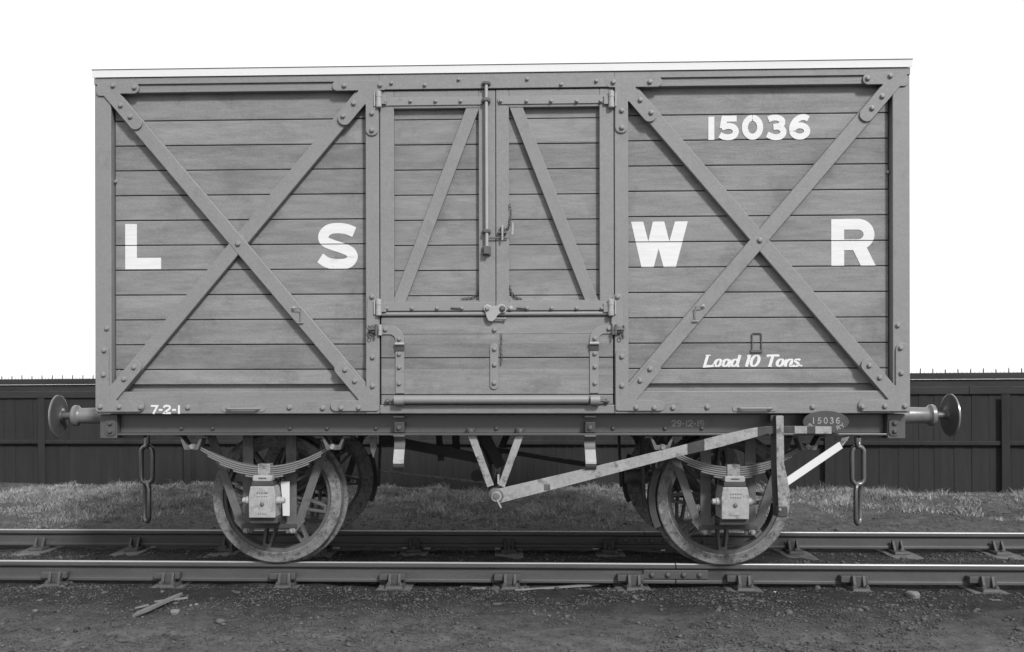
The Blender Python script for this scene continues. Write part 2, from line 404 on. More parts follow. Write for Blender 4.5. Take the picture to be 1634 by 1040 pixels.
def far_spread(lim, near, step, far):
    core = np.arange(-near, near+step/2, step); out = [near*1.25**k for k in range(1, 40) if near*1.25**k < far]+[far]
    return np.array([-q for q in out[::-1]]+list(core)+out)
def ys_spread():
    core = np.arange(-3.2, 6.0, 0.028)
    lo = [-3.2-0.3*1.35**k for k in range(24)]; lo = [q for q in lo if q > -300]+[-300]
    hi = [6.0+0.3*1.35**k for k in range(28)]; hi = [q for q in hi if q < 1200]+[1200]
    return np.array(lo[::-1]+list(core)+hi)
def from_np(name, v, f, material):
    me = bpy.data.meshes.new(name); n = len(f); k = f.shape[1]
    me.vertices.add(len(v)); me.vertices.foreach_set("co", v.astype(np.float32).ravel())
    me.loops.add(n*k); me.loops.foreach_set("vertex_index", f.astype(np.int32).ravel())
    me.polygons.add(n); me.polygons.foreach_set("loop_start", np.arange(0, n*k, k, dtype=np.int32))
    me.update(calc_edges=True); me.materials.append(material)
    o = bpy.data.objects.new(name, me); COL.objects.link(o); return o
v, f = grid_mesh(far_spread(0, 6.0, 0.034, 1200), ys_spread())
g = from_np("ground", v, f, M_GROUND); g['kind'] = 'structure'; g['label'] = 'dark ash and cinder ground with a trodden path beyond the track'
g.data.polygons.foreach_set("use_smooth", [True]*len(g.data.polygons))

def stones():
    """loose cinders and small ballast, too many to count"""
    rs = np.random.RandomState(4); base = bmesh.new(); bmesh.ops.create_icosphere(base, subdivisions=1, radius=1)
    bv = np.array([q.co[:] for q in base.verts]); bf = np.array([[q.index for q in p.verts] for p in base.faces]); base.free()
    ov = np.array([(1, 0, 0), (-1, 0, 0), (0, 1, 0), (0, -1, 0), (0, 0, 1), (0, 0, -1)], float)
    of = np.array([(0, 2, 4), (2, 1, 4), (1, 3, 4), (3, 0, 4), (2, 0, 5), (1, 2, 5), (3, 1, 5), (0, 3, 5)])
    V = []; F = []; k0 = 0
    for (B, T, n, smin, smax, pw) in ((bv, bf, 9000, .004, .019, 3.0), (ov, of, 150000, .0022, .0090, 1.5), (bv, bf, 420, .014, .030, 2.0)):
        zone = rs.rand(n); y = np.where(zone < .52, rs.uniform(-3.0, -.80, n), np.where(zone < .78, rs.uniform(-.70, .72, n), rs.uniform(.82, 3.9, n)))
        x = rs.uniform(-6.0, 6.0, n)
        clump = vnoise(x, y, 2.6, 41)+.6*vnoise(x, y, 7.0, 42); keep = clump+rs.uniform(-.35, .35, n) > -.12
        x, y = x[keep], y[keep]; m = len(x)
        s = smin+(smax-smin)*rs.rand(m)**pw
        a = rs.rand(m)*2*pi; sc = np.stack([rs.uniform(.7, 1.5, m), rs.uniform(.7, 1.5, m), rs.uniform(.45, .95, m)], 1)
        q = B[None]*(1+.40*(rs.rand(m, len(B), 1)-.5))*sc[:, None, :]*s[:, None, None]
        c, d = np.cos(a)[:, None], np.sin(a)[:, None]
        X = q[..., 0]*c-q[..., 1]*d+x[:, None]; Y = q[..., 0]*d+q[..., 1]*c+y[:, None]; Z = q[..., 2]+(gz(x, y)+s*.3)[:, None]
        V.append(np.stack([X, Y, Z], 2).reshape(-1, 3)); F.append((T[None]+(np.arange(m)*len(B))[:, None, None]+k0).reshape(-1, 3)); k0 += m*len(B)
    o = from_np("ballast_cinders", np.concatenate(V), np.concatenate(F), M_STONE)
    o['kind'] = 'stuff'; o['label'] = 'loose dark cinders and small ballast scattered round the rails'; o['category'] = 'ballast'
stones()

def grass():
    rs = np.random.RandomState(9); n = 330000
    x = rs.uniform(-9.5, 9.5, n); y = 1.25+rs.rand(n)**0.85*4.2
    den = 1.4*(vnoise(x, y, 0.9, 21)+vnoise(x, y, 3.1, 22)*0.8+vnoise(x, y, 8.0, 23)*0.6)
    edge = ss(1.7, 3.3, y+0.8*vnoise(x, y*0, 0.7, 24))
    keep = (den+(edge-0.45)*0.95+rs.uniform(-.22, .22, n)) > 0.0
    x, y, den, edge = x[keep], y[keep], den[keep], edge[keep]; m = len(x)
    tuft = np.clip(0.5+1.6*vnoise(x, y, 4.2, 31)+0.8*vnoise(x, y, 1.4, 32), 0.08, 1.5)
    z = gz(x, y); h = (0.012+0.075*rs.rand(m)**2.6)*tuft*(0.30+0.85*edge)
    a = rs.rand(m)*2*pi; w = 0.0016+0.0028*rs.rand(m); lean = rs.uniform(0.2, 1.9, m)*h; b = rs.rand(m)*2*pi
    dx, dy = np.cos(a)*w, np.sin(a)*w
    p0 = np.stack([x-dx, y-dy, z-0.01], 1); p1 = np.stack([x+dx, y+dy, z-0.01], 1)
    mx, my = x+np.cos(b)*lean*.35, y+np.sin(b)*lean*.35
    p2 = np.stack([mx+dx*.8, my+dy*.8, z+h*.6], 1); p3 = np.stack([mx-dx*.8, my-dy*.8, z+h*.6], 1)
    p4 = np.stack([x+np.cos(b)*lean, y+np.sin(b)*lean, z+h], 1)
    V = np.stack([p0, p1, p2, p3, p4, p4+[0.001, 0, 0.0]], 1).reshape(-1, 3)
    i = np.arange(m)*6
    F = np.concatenate([np.stack([i, i+1, i+2, i+3], 1), np.stack([i+3, i+2, i+5, i+4], 1)])
    o = from_np("rough_grass", V, F, M_GRASS); o['kind'] = 'stuff'
    o['label'] = 'dry rough grass growing on the bank in front of the fence'; o['category'] = 'grass'
grass()

# ------------------------------------------------------------------ track
RY = 0.7525                                       # rail centre line from the track centre
def rail_profile():
    return [(-.035, -.004), (-.031, 0), (.031, 0), (.035, -.004), (.035, -.026), (.030, -.034), (.009, -.044), (.009, -.104),
            (.028, -.114), (.031, -.122), (.031, -.136), (.025, -.142), (-.025, -.142), (-.031, -.136), (-.031, -.122), (-.028, -.114),
            (-.009, -.104), (-.009, -.044), (-.030, -.034), (-.035, -.026)]
JX = 1.28
def make_rail(x0, x1, yc, label, plate=False):
    t = thing('rail', label, 'rail', ((x0+x1)/2, yc, -0.142), 'running rails of the track')
    off = Vector(((x0+x1)/2, yc, -0.142))
    def loft(prof, name, m, bev=0):
        b = MB(); a = [b.bm.verts.new((x0-off.x, p[0], p[1]+.142)) for p in prof]; c = [b.bm.verts.new((x1-off.x, p[0], p[1]+.142)) for p in prof]
        n = len(prof)
        for i in range(n): b.bm.faces.new((a[i], a[(i+1) % n], c[(i+1) % n], c[i]))
        b.bm.faces.new(a[::-1]); b.bm.faces.new(c)
        return b.build(name, m, t, bev, 1)
    P = rail_profile(); loft([(a, b-0.0035 if b > -0.01 else b) for a, b in P], 'rail_body', M_RAIL)
    loft([(-.018, -.0032), (-.016, .0005), (.016, .0005), (.018, -.0032)], 'polished_head', M_RTOP)
    if plate:
        for s in (-1, 1):
            b = MB(); b.box(JX-.23-off.x, JX+.23-off.x, min(s*.011, s*.030), max(s*.011, s*.030), .036, .100)
            o = b.build('fishplate', M_RAIL, t, 0.003)
            for k in range(4):
                q = MB(); q.lathe((JX-.17+k*.113-off.x, s*.030, .068), (0, s, 0), [(0, .019), (.014, .018), (.020, .012), (.022, 0)], 8)
                q.build('fishplate_bolt', M_DKIRON, o, smooth=False)
    return t
make_rail(-12, JX-.004, -RY, 'near rail, the length left of the joint, under both near wheels', True)
make_rail(JX+.004, 12, -RY, 'near rail, the short length right of the bolted joint in front')
make_rail(-12, JX-.004, RY, 'far rail behind the van, the length left of the joint', True)
make_rail(JX+.004, 12, RY, 'far rail, the length right of the joint near the right wheel')

def make_sleeper():
    t = thing('sleeper', '', 'sleeper', (0, 0, -0.29), 'timber sleepers across the track')
    b = MB(); n = 14
    b.box(-.125, .125, -1.36, 1.36, 0, .127)
    bmesh.ops.subdivide_edges(b.bm, edges=[e for e in b.bm.edges if abs((e.verts[0].co-e.verts[1].co).y) > 1], cuts=24)
    for v_ in b.bm.verts:
        v_.co.x += rnd.uniform(-.006, .006); v_.co.z += rnd.uniform(-.004, .004)
    b.build('timber', M_SLEEP, t, 0.008, 2)
    for s in (-1, 1):
        yc = s*RY; c = MB()
        # base, with two jaws that hold the rail upright
        base = [(-.065, -.17), (.065, -.17), (.075, -.10), (.075, .10), (.065, .17), (-.065, .17), (-.075, .10), (-.075, -.10)]
        m = MB()
        a = [m.bm.verts.new((p[0], yc+p[1], .127)) for p in base]; d = [m.bm.verts.new((p[0]*.88, yc+p[1]*.95, .150)) for p in base]
        m.bm.faces.new(a[::-1]); m.bm.faces.new(d)
        for i in range(8): m.bm.faces.new((a[i], a[(i+1) % 8], d[(i+1) % 8], d[i]))
        for q in (-1, 1):
            w0 = .05; ytop = .040; ybot = .105
            out = q == s                         # the key sits outside: that jaw stands off further
            if out: ytop = .088; ybot = .135
            pr = [(ytop-.0, .232), (ytop+.018, .228), (ybot, .150), (ybot-.02, .149), (.030 if not out else .072, .149)]
            for xx in (-.034, .034):
                vs = [[m.bm.verts.new((xx+dx, yc+q*p[0], p[1])) for p in pr] for dx in (-.011, .011)]
                k = len(pr)
                m.bm.faces.new(vs[0][::-1]); m.bm.faces.new(vs[1])
                for i in range(k): m.bm.faces.new((vs[0][i], vs[0][(i+1) % k], vs[1][(i+1) % k], vs[1][i]))
            yy = sorted((yc+q*(ytop), yc+q*(ytop+.012)))
            m.box(-.045, .045, yy[0], yy[1], .150, .226)
        ch = m.build('rail_chair', M_CHAIR, t, 0.004, 2)
        k = MB(); yy = sorted((yc+s*.012, yc+s*.086)); k.box(-.115, .075, yy[0]+.003, yy[1]-.003, .175, .222)
        k.build('wooden_key', M_KEY, ch, 0.006)
        for dx, dy in ((-.042, .135*s), (.045, .138*s), (0, -.14*s)):
            bb = MB(); bb.lathe((dx, yc+dy, .148), (0, 0, 1), [(0, .020), (.008, .020), (.012, .013), (.022, .011), (.026, 0)], 10)
            bb.build('chair_screw', M_CHAIR, ch, smooth=True)
    return t
marks = ['left edge of the picture', 'left of the left wheel', 'just left of the left wheel', 'below the left wheel', 'below the left end of the door',
         'below the brake shaft', 'left of the rail joint', 'right of the right wheel tread', 'below the right coupling chain']
sx = [A(px, 930, -.85)[0] for px in (87, 268, 452, 630, 814, 1010, 1187, 1370, 1575)]
lab = ['weathered sleeper nearest the left edge of the track, end half buried',
       'sleeper under the left coupling chain, pale cinders round its end',
       'sleeper directly beneath the left near wheel',
       'sleeper just right of the left wheel, pale patch behind the near rail',
       'sleeper beneath the brake shaft pivot at mid van',
       'sleeper beneath the middle of the long brake lever, left of the fishplate',
       'sleeper directly beneath the right near wheel, right of the fishplate',
       'sleeper under the right coupling chain',
       'sleeper below the right buffer at the right of the track']
xs_all = [sx[0]-1.71, sx[0]-.855]+sx+[sx[-1]+.855, sx[-1]+1.71]
labs = ['far left sleeper seen only under the far rail, outermost', 'sleeper at the far left, second from the edge under the far rail']+lab+\
       ['sleeper at the far right, second from the edge under the far rail', 'far right sleeper seen only under the far rail, outermost']
proto = make_sleeper()
for i, (x, l) in enumerate(zip(xs_all, labs)):
    o = proto if i == 0 else copy_tree(proto)
    o.location = (x, 0, -0.29); o.rotation_euler = (0, 0, radians(rnd.uniform(-.6, .6))); o['label'] = l

# ------------------------------------------------------------------ board fence
fence = thing('board_fence', 'long dark board fence with weathered top boards and a row of iron spikes', 'fence', (0, 5.0, -0.15))
fa = atan2(-1.15, 14.0); fence.rotation_euler = (0, -0.0040, fa)
def fz(x): return 1.552                            # local height of the top
b = MB(); x = -30.0
while x < 30:
    w = 0.088*rnd.uniform(.75, 1.25); g_ = .0006; b.box(x+g_, x+w-g_, rnd.uniform(-.004, .004), .022, -.15+rnd.uniform(0, .03), 1.30); x += w
b.build('upright_boards', M_FENCE, fence)
b = MB()
for (z0, z1) in ((1.285, 1.377), (1.379, 1.470)):
    x = -30
    while x < 30: w = rnd.uniform(2.6, 3.6); b.box(x, x+w-.004, -.028+rnd.uniform(-.003, .003), -.005, z0, z1); x += w
b.build('top_boards', M_FENCET, fence, 0.004)
MB().box(-30, 30, -.060, .040, 1.474, 1.552).build('capping_rail', M_FENCET, fence, 0.008)
b = MB().box(-30, 30, -.05, -.004, .645, .70); b.build('lower_rail', M_FENCE, fence, 0.01)
for k in range(-14, 15):
    xx = -.05+k*2.115
    MB().box(xx-.05, xx+.05, -.072, -.062, -.15, 1.28).build('fence_post', M_FENCE, fence, 0.006)
    
sp = None
for k in range(96):
    xx = -7.15+k*.150
    if sp is None:
        m = MB(); m.lathe((0, 0, 0), (0, 0, 1), [(0, .0075), (.045, .0065), (.062, 0)], 6); sp = m.build('spike', M_SPIKE, fence); o = sp
    else:
        o = bpy.data.objects.new('spike', sp.data); COL.objects.link(o); o.parent = fence
    o.location = (xx, -.03, 1.550); o.rotation_euler = (rnd.uniform(-.06, .06), rnd.uniform(-.09, .09), 0); o.scale = (1, 1, rnd.uniform(.8, 1.15))
b = MB()
for k in range(-320, 320):
    xx = -7.15+k*.050+rnd.uniform(-.004, .004)
    inside = -7.2 < xx < 7.2
    if inside and (k % 3 == 0): continue
    tall = (not inside) and k % 3 == 0
    b.lathe((xx, -.03, 1.550), (rnd.uniform(-.08, .08), 0, 1), [(0, .004), (.055 if tall else rnd.uniform(.018, .032), 0)], 4)
o = b.build('small_nails', M_SPIKE, fence); o['kind'] = 'stuff'

# ------------------------------------------------------------------ THE VAN
van = thing('goods_van', 'grey wooden goods van with crossed outside framing, white lettering and white roof edge', 'railway van', (0, 0, 0))
HX = 2.745
PL0, PITCH = 1.400, 0.1712                         # plank joints
joints = [PL0+PITCH*i for i in range(11)]
YP, YF = -1.197, -1.252                            # plank face, framing face
YG = -1.2662                                        # plate face

# shell behind the boards: floor, ends, far side
shell = MB(); shell.box(-2.64, 2.64, -1.10, 1.10, 1.11, 3.38); shell.build('inner_shell', M_SHELL, van)
def plank_wall(x0, x1, y, z0, z1, off=0.0, th=0.03, vary=0.0012):
    m = MB(); zs = [z0]+[j+off for j in joints if z0+.03 < j+off < z1-.01]+[z1]
    for a, c in zip(zs, zs[1:]):
        dy = rnd.uniform(-vary, vary)
        m.box(x0, x1, y+dy, y+th, a+.0029, c-.0029)
    return m
panels = {}
for s in (-1, 1):
    x0, x1 = sorted((s*2.625, s*.88))
    panels[s] = plank_wall(x0, x1, YP, 1.2955, 3.30).box(x0, x1, YP+.034, YP+.05, 1.235, 1.30).build('side_panel', M_PLANK, van, 0.0042, 2)
    panels[s]['label'] = 'boarded side panel %s the doors' % ('left of' if s < 0 else 'right of')
# far side: same boards, plain framing
plank_wall(-2.63, 2.63, 0, 1.11, 3.39).build('far_side_boards', M_PLANK, van, 0.003)
bpy.data.objects['far_side_boards'].location = (0, 1.172, 0)
for x in (-2.69, -.835, .835, 2.69):
    MB().box(x-.055, x+.055, 1.205, 1.252, 1.10, 3.39).build('far_post', M_FRAME, van, 0.004)
# ends
for s in (-1, 1):
    m = MB()
    zs = [1.11]+joints+[3.28]
    for a, c in zip(zs, zs[1:]):
        xa, xb = sorted((s*2.64, s*2.685)); m.box(xa, xb, -1.16, 1.16, a+.003, c-.003)
    m.build('end_wall', M_PLANK, van, 0.003)
    m = MB(); 
    prof = [(y_, 3.39+.17*(1-(y_/1.29)**2)) for y_ in np.linspace(-1.15, 1.15, 17)]
    q = [Vector((s*2.64, y_, z_)) for y_, z_ in prof]; q2 = [Vector((s*2.685, y_, z_)) for y_, z_ in prof]
    lo = [(1.15, 3.285), (-1.15, 3.285)]
    ring0 = [m.bm.verts.new(p) for p in q+[Vector((s*2.64, a, b_)) for a, b_ in lo]]
    ring1 = [m.bm.verts.new(p) for p in q2+[Vector((s*2.685, a, b_)) for a, b_ in lo]]
    m.bm.faces.new(ring0[::-1]); m.bm.faces.new(ring1); k = len(ring0)
    for i in range(k): m.bm.faces.new((ring0[i], ring0[(i+1) % k], ring1[(i+1) % k], ring1[i]))
    m.build('end_gable', M_PLANK, van)
    for y_ in (-.4, .4):
        xa, xb = sorted((s*2.686, s*2.74)); MB().box(xa, xb, y_-.06, y_+.06, 1.11, 3.53).build('end_post', M_FRAME, van, 0.005)

# roof
m = MB(); ys_ = np.linspace(-1.274, 1.274, 33)
top = [(y_, 3.392+.050+.17*(1-(y_/1.274)**2)) for y_ in ys_]; bot = [(y_, 3.392+.17*(1-(y_/1.274)**2)-(.0 if abs(y_) > 1.28 else .0)) for y_ in ys_[::-1]]
pr = top+bot
a = [m.bm.verts.new((-2.756, p[0], p[1])) for p in pr]; c = [m.bm.verts.new((2.756, p[0], p[1])) for p in pr]
for i in range(len(pr)): m.bm.faces.new((a[i], a[(i+1) % len(pr)], c[(i+1) % len(pr)], c[i]))
m.bm.faces.new(a); m.bm.faces.new(c[::-1])
roof = m.build('roof', M_ROOF, van)
for s in (-1, 1):
    ya, yb = sorted((s*1.272, s*1.278)); MB().box(-2.757, 2.757, ya, yb, 3.4425, 3.4460).build('edge_bead', M_ROOFE, roof)

# framing ------------------------------------------------------------
for xa, xb in ((-HX, -.7935), (.7935, HX)): MB().box(xa, xb, -1.264, -1.10, 3.345, 3.391).build('cant_rail', M_FRAME, van, 0.003)
for s in (-1, 1):
    x0, x1 = sorted((s*2.64, s*.88))
    MB().box(x0, x1, YF+.002, YP-.001, 3.291, 3.3445).build('top_rail', M_RAILW, van, 0.003)
    MB().box(x0, x1, YF+.002, YP-.001, 1.098, 1.249).build('bottom_rail', M_RAILW, van, 0.005)
    x0, x1 = sorted((s*2.632, s*HX))
    MB().box(x0, x1, YF-.002, -1.12, 1.098, 3.3445).build('corner_post', M_FRAME, van, 0.005)
    x0, x1 = sorted((s*.793, s*.885))
    MB().box(x0, x1, YF-.002, -1.12, 1.098, 3.3445).build('door_post', M_FRAME, van, 0.005)
MB().box(-.792, .792, YF+.001, -1.12, 1.098, 1.158).build('door_sill', M_RAILW, van, 0.006)
MB().box(-.793, .793, -1.2645, -1.12, 3.288, 3.391).build('door_header', M_FRAME, van, 0.003)

TL, BR = (-2.665, 3.325), (-.838, 1.175)            # line of the falling brace
BL, TR = (-2.70, 1.145), (-.845, 3.335)
for s in (-1, 1):
    mb = MB().band(TL, BR, .098, YF, YP-.001)
    if s > 0: mb.mirror()
    mb.build('diagonal_brace', M_FRAME, van, 0.005)
    mb = MB().band(BL, TR, .098, YF+.0035, YP-.001)
    if s > 0: mb.mirror()
    mb.build('diagonal_brace', M_FRAME, van, 0.005)
# clip the braces so they butt against rails and posts: the posts and rails stand 2 mm proud and cover the ends

def ang(p, q): return math.degrees(atan2(q[1]-p[1], q[0]-p[0]))
fall = ang(TL, BR); rise = ang(BL, TR)
for s in (-1, 1):
    def plate(c_, arms, bl, r=.0145):
        mb = MB().prism(star_plate(c_, arms), YG, YF-.001)
        if s > 0: mb.mirror()
        o = mb.build('gusset_plate', M_FRAME, van, 0.0025, 2)
        bolts(o, bl, YG, r, mirrorx=(-s))
        return o
    def on(l0, l1, z): return (l0[0]+(z-l0[1])*(l1[0]-l0[0])/(l1[1]-l0[1]), z)
    fz_, rz_ = (lambda z: on(TL, BR, z)), (lambda z: on(BL, TR, z))
    c1 = fz_(3.318); c2 = rz_(3.318); c3 = fz_(1.152); c4 = rz_(1.150)
    plate(c1, [(0, A(216, 141)[0]-c1[0]+.030, .036), (fall, .355, .046), (180, .070, .050)], [A(182, 138), A(216, 141), fz_(3.20), fz_(3.122)])
    plate((-.839, 3.318), [(180, .270, .034), (rise-180, .335, .046), (270, .340, .043), (0, .105, .034)],
          [A(550, 138), rz_(3.195), rz_(3.110), A(607, 137), A(594, 182), A(594, 209)])
    plate((-.839, 1.152), [(90, .375, .043), (fall+180, .375, .046), (180, .285, .036)],
          [A(595, 570), A(595, 616), fz_(1.395), fz_(1.318), A(545, 651), A(573, 650.5)])
    plate((-2.692, 1.150), [(90, .415, .046), (rise, .395, .046), (0, .290, .038)],
          [A(168, 559), A(167, 598), rz_(1.415), rz_(1.335), A(162, 649), A(192, 649), A(226, 650)])
    cp = [o for o in van.children if o.name.startswith('corner_post')][0 if s < 0 else 1]
    bolts(cp, [A(171, 524)], YF-.002, .0145, mirrorx=-s)
    br = [o for o in van.children if o.name.startswith('bottom_rail')][0 if s < 0 else 1]
    bolts(br, [A(300, 650), A(462, 650), A(515, 651)], YF+.002, .0155, mirrorx=-s)
    # cleat bar on the bottom rail
    y0 = YF+.002; mb = MB(); xa, z_ = A(362, 652); xb = A(415, 652)[0]
    mb.prism(fillet([(xa-.035, z_-.020), (xa+.03, z_-.020), (xa+.03, z_+.02), (xa-.035, z_+.02)], .019), y0-.006, y0)
    mb.prism(fillet([(xb-.03, z_-.020), (xb+.035, z_-.020), (xb+.035, z_+.02), (xb-.03, z_+.02)], .019), y0-.006, y0)
    mb.tube([(xa, y0-.004, z_), (xa+.012, y0-.028, z_), (xb-.012, y0-.028, z_), (xb, y0-.004, z_)], .0075, 10)
    if s > 0: mb.mirror()
    mb.build('rope_cleat', M_IRON, van, smooth=True)
    bd = [o for o in van.children if o.name.startswith('diagonal_brace')][0 if s < 0 else 2]
    x_, z_ = A(380, 389); bolts(bd, [(x_, z_)], YF, .016, mirrorx=-s)
    # rust-free eye and hook on the brace
    e = MB(); x0, z0 = A(468, 492); x1, z1 = A(480, 492); x2, z2 = A(480, 515)
    e.tube([(x0, YF-.004, z0), (x0, YF-.025, z0), (x1, YF-.030, z1), (x1+.004, YF-.018, z1-.015), (x2, YF-.012, z2)], .0036, 8)
    e.tube([(x2-.02, YF-.012, z2), (x2+.02, YF-.012, z2)], .0045, 8)
    e.lathe((x0, YF+.0, z0), (0, -1, 0), [(0, .016), (.004, .016), (.006, .012), (.014, 0)], 12)
    if s > 0: e.mirror()
    e.build('sheet_hook', M_IRON, van, smooth=True)

# doors --------------------------------------------------------------
door_z0, door_z1 = 1.758, 3.282
leaf = {}
for s in (-1, 1):
    t = bpy.data.objects.new('door_leaf', None); COL.objects.link(t); t.parent = van; leaf[s] = t
    t['label'] = '%s door leaf with a slanting brace' % ('left' if s < 0 else 'right')
    xo = s*.788; xi = -.0065 if s < 0 else -.0025
    xa, xb = sorted((xo, xi))
    plank_wall(xa+.01, xb-.01, -1.207, 1.80, 3.25, off=-.015).build('door_boards', M_PLANK, t, 0.003)
    # frame: stiles and rails butted
    st_o = sorted((s*.788, s*.693)); st_i = (-.119, -.0065) if s < 0 else (-.0025, .085)
    yf = -1.248 if s < 0 else -1.250
    MB().box(st_o[0], st_o[1], yf, -1.20, door_z0+.03, door_z1).build('door_stile', M_FRAME, t, 0.004)
    MB().box(st_i[0], st_i[1], yf, -1.20, door_z0+.03, door_z1).build('door_stile', M_FRAME, t, 0.004)
    ra, rb = (st_o[1], st_i[0]) if s < 0 else (st_i[1], st_o[0])
    MB().box(ra, rb, yf+.0, -1.20, 3.162, door_z1).build('door_rail', M_RAILW, t, 0.004)
    MB().box(ra, rb, yf+.0, -1.20, door_z0+.03, 1.862).build('door_rail', M_RAILW, t, 0.004)
    p, q = (A(757, 164), A(635, 486)) if s < 0 else (A(821, 164), A(947, 486))
    MB().band(p, q, .084, yf+.004, -1.208).build('door_brace', M_FRAME, t, 0.004)
    # straps
    xs0, xs1 = ((-.775, -.085) if s < 0 else (.008, .775))
    pol = fillet([(xs0, 3.181), (xs1, 3.181), (xs1, 3.237), (xs0, 3.237)], [.002 if s < 0 else .026, .026 if s < 0 else .002, .026 if s < 0 else .002, .002 if s < 0 else .026])
    o = MB().prism(pol, yf-.008, yf-.001).build('strap', M_IRON, t, 0.002)
    bolts(o, [A(x_, 162) for x_ in ((615, 655, 695, 735) if s < 0 else (799, 840, 879, 920, 958))], yf-.008, .0105)
    xs0, xs1 = ((-.775, -.0065) if s < 0 else (-.0025, .775))
    o = MB().box(xs0, xs1, yf-.008, yf-.001, 1.793, 1.850).build('strap', M_IRON, t, 0.002)
    bolts(o, [A(x_, 492) for x_ in ((617, 657.5, 697.5, 737) if s < 0 else (815, 841, 880, 920, 960))], yf-.008, .011)
    xh, zh = A(727 if s < 0 else 832, 491)
    MB().tube([(xh-.03, yf-.016, zh), (xh+.02, yf-.016, zh-.004), (xh+.03, yf-.008, zh-.006)], .006, 8).build('drop_pin', M_DKIRON, o, smooth=True)
    # half-round weather bead under the strap
    MB().tube([(xs0, yf+.006, 1.771), (xs1, yf+.006, 1.771)], .0155, 16).build('weather_bead', M_IRON, t, smooth=True)
    # hinges
    for yy in (160, 491):
        xh, zh = A(605 if s < 0 else (975 if yy == 160 else 974.5), yy)
        h = .052
        m = MB(); m.lathe((xh, -1.272, zh-h), (0, 0, 1), [(-.006, .012), (0, .020), (.034, .0205), (.036, .0185), (.068, .0185), (.070, .0205), (2*h, .020), (2*h+.006, .012)], 18)
        hg = m.build('hinge', M_LIGHT, t, smooth=True)
        wing = (xh-s*.0, xh-s*.05); wx = sorted(wing)
        MB().box(wx[0], wx[1], -1.270, -1.256, zh-.030, zh+.030).build('hinge_wing', M_IRON, hg, 0.002)
        wx = sorted((xh+s*.024, xh+s*.034)); MB().box(wx[0], wx[1], -1.275, YF-.002, zh-.046, zh+.046).build('hinge_lug', M_LIGHT, hg, 0.002)
    # plate on the post at the lower hinge, and pin and chain of the flap latch
    xh, zh = A(594 if s < 0 else 985, 476)
    o = MB().prism(star_plate((xh, 1.80), [(90, .10, .030), (270, .14, .040), (0 if s < 0 else 180, .05, .03)]), YF-.009, YF-.0025).build('hinge_plate', M_IRON, t, 0.002)
    bolts(o, [(xh, zh+.01)], YF-.009, .015)
    xc, zc = A(597 if s < 0 else 986, 526)
    m = MB(); m.lathe((xc, YF-.003, zc), (0, -1, 0), [(0, .036), (.008, .034), (.010, .024), (.03, .022), (.034, .0)], 14)
    o = m.build('latch_boss', M_DKIRON, t, smooth=True)
    m = MB(); m.tube([(xc-.02*s, YF-.045, zc+.035), (xc-.02*s, YF-.045, zc-.035)], .008, 8)
    m.tube([(xc-.035, YF-.040, zc), (xc+.035, YF-.040, zc)], .007, 8)
    m.tube([(xc+s*.02+.012*cos(a_), YF-.03, zc-.045+.014*sin(a_)) for a_ in np.linspace(0, 2*pi, 12)[:-1]], .0035, 6, closed=True)
    m.tube([(xc+s*.035+.004*sin(k_), YF-.012, zc+.03-.012*k_) for k_ in range(8)], .0045, 6)
    m.build('latch_pin', M_DKIRON, o, smooth=True)

# drop flap -----------------------------------------------------------
flap = bpy.data.objects.new('drop_flap', None); COL.objects.link(flap); flap.parent = van
m = MB(); m.box(-.783, .783, -1.240, -1.18, 1.228, 1.472); m.box(-.783, .783, -1.2405, -1.18, 1.478, 1.6335); m.box(-.783, .783, -1.237, -1.18, 1.6345, 1.752)
m.build('flap_boards', M_PLANK, flap, 0.003)
MB().box(-.783, .783, -1.238, -1.18, 1.160, 1.223).build('flap_rail', M_RAILW, flap, 0.003)
for s in (-1, 1):
    cx_ = A(638, 600)[0]; x0, z0 = A(606, 526.5); R_ = .070
    path = [(x0, z0), (cx_-R_, z0)]+arc(cx_-R_, z0-R_, R_, R_, 90, 0, 8)[1:]+[(cx_, 1.235)]
    mb = MB().ribbon(path, .060, -1.250, -1.2415)
    if s > 0: mb.mirror()
    o = mb.build('flap_strap', M_IRON, flap, 0.002)
    for px, py in ((615, 526), (637, 541), (637, 565), (637, 586), (637, 612)):
        bolts(o, [A(px, py)], -1.250, .0125, mirrorx=-s)
    mb = MB(); zk = A(637, 552)[1]
    mb.tube([(cx_-.031, -1.262, zk+.014), (cx_+.031, -1.262, zk+.014)], .0105, 14)
    if s > 0: mb.mirror()
    mb.build('strap_knuckle', M_LIGHT, o, smooth=True)
    mb = MB().box(cx_-.031, cx_+.031, -1.2575, -1.2502, zk-.032, zk+.002)
    if s > 0: mb.mirror()
    mb.build('strap_dark_block', M_UNDER, o)  # raised dark block in place of a slot below the knuckle
    mb = MB(); xk = A(607, 526)[0]
    mb.tube([(xk-.002, -1.262, z0-.036), (xk-.002, -1.262, z0+.036)], .015, 12)
    if s > 0: mb.mirror()
    mb.build('strap_eye', M_LIGHT, o, smooth=True)
    mb = MB().tube([(cx_-.034, -1.280, 1.188), (cx_+.030, -1.280, 1.188)], .036, 18)
    if s > 0: mb.mirror()
    mb.build('hinge_eye', M_IRON, o, smooth=True)
    mb = MB(); xq = A(618, 642)[0]
    mb.tube([(xq-.01, -1.27, 1.180), (cx_, -1.28, 1.188)], .010, 10); mb.lathe((xq, -1.25, 1.182), (0, -1, 0), [(0, .017), (.01, .016), (.03, .012), (.036, 0)], 12)
    if s > 0: mb.mirror()
    mb.build('hinge_pin', M_DKIRON, flap, smooth=True)
MB().tube([(-.625, -1.278, 1.192), (.612, -1.278, 1.192)], .029, 20).build('flap_rod', M_IRON, flap, smooth=True)
xc = A(788.5, 580)[0]
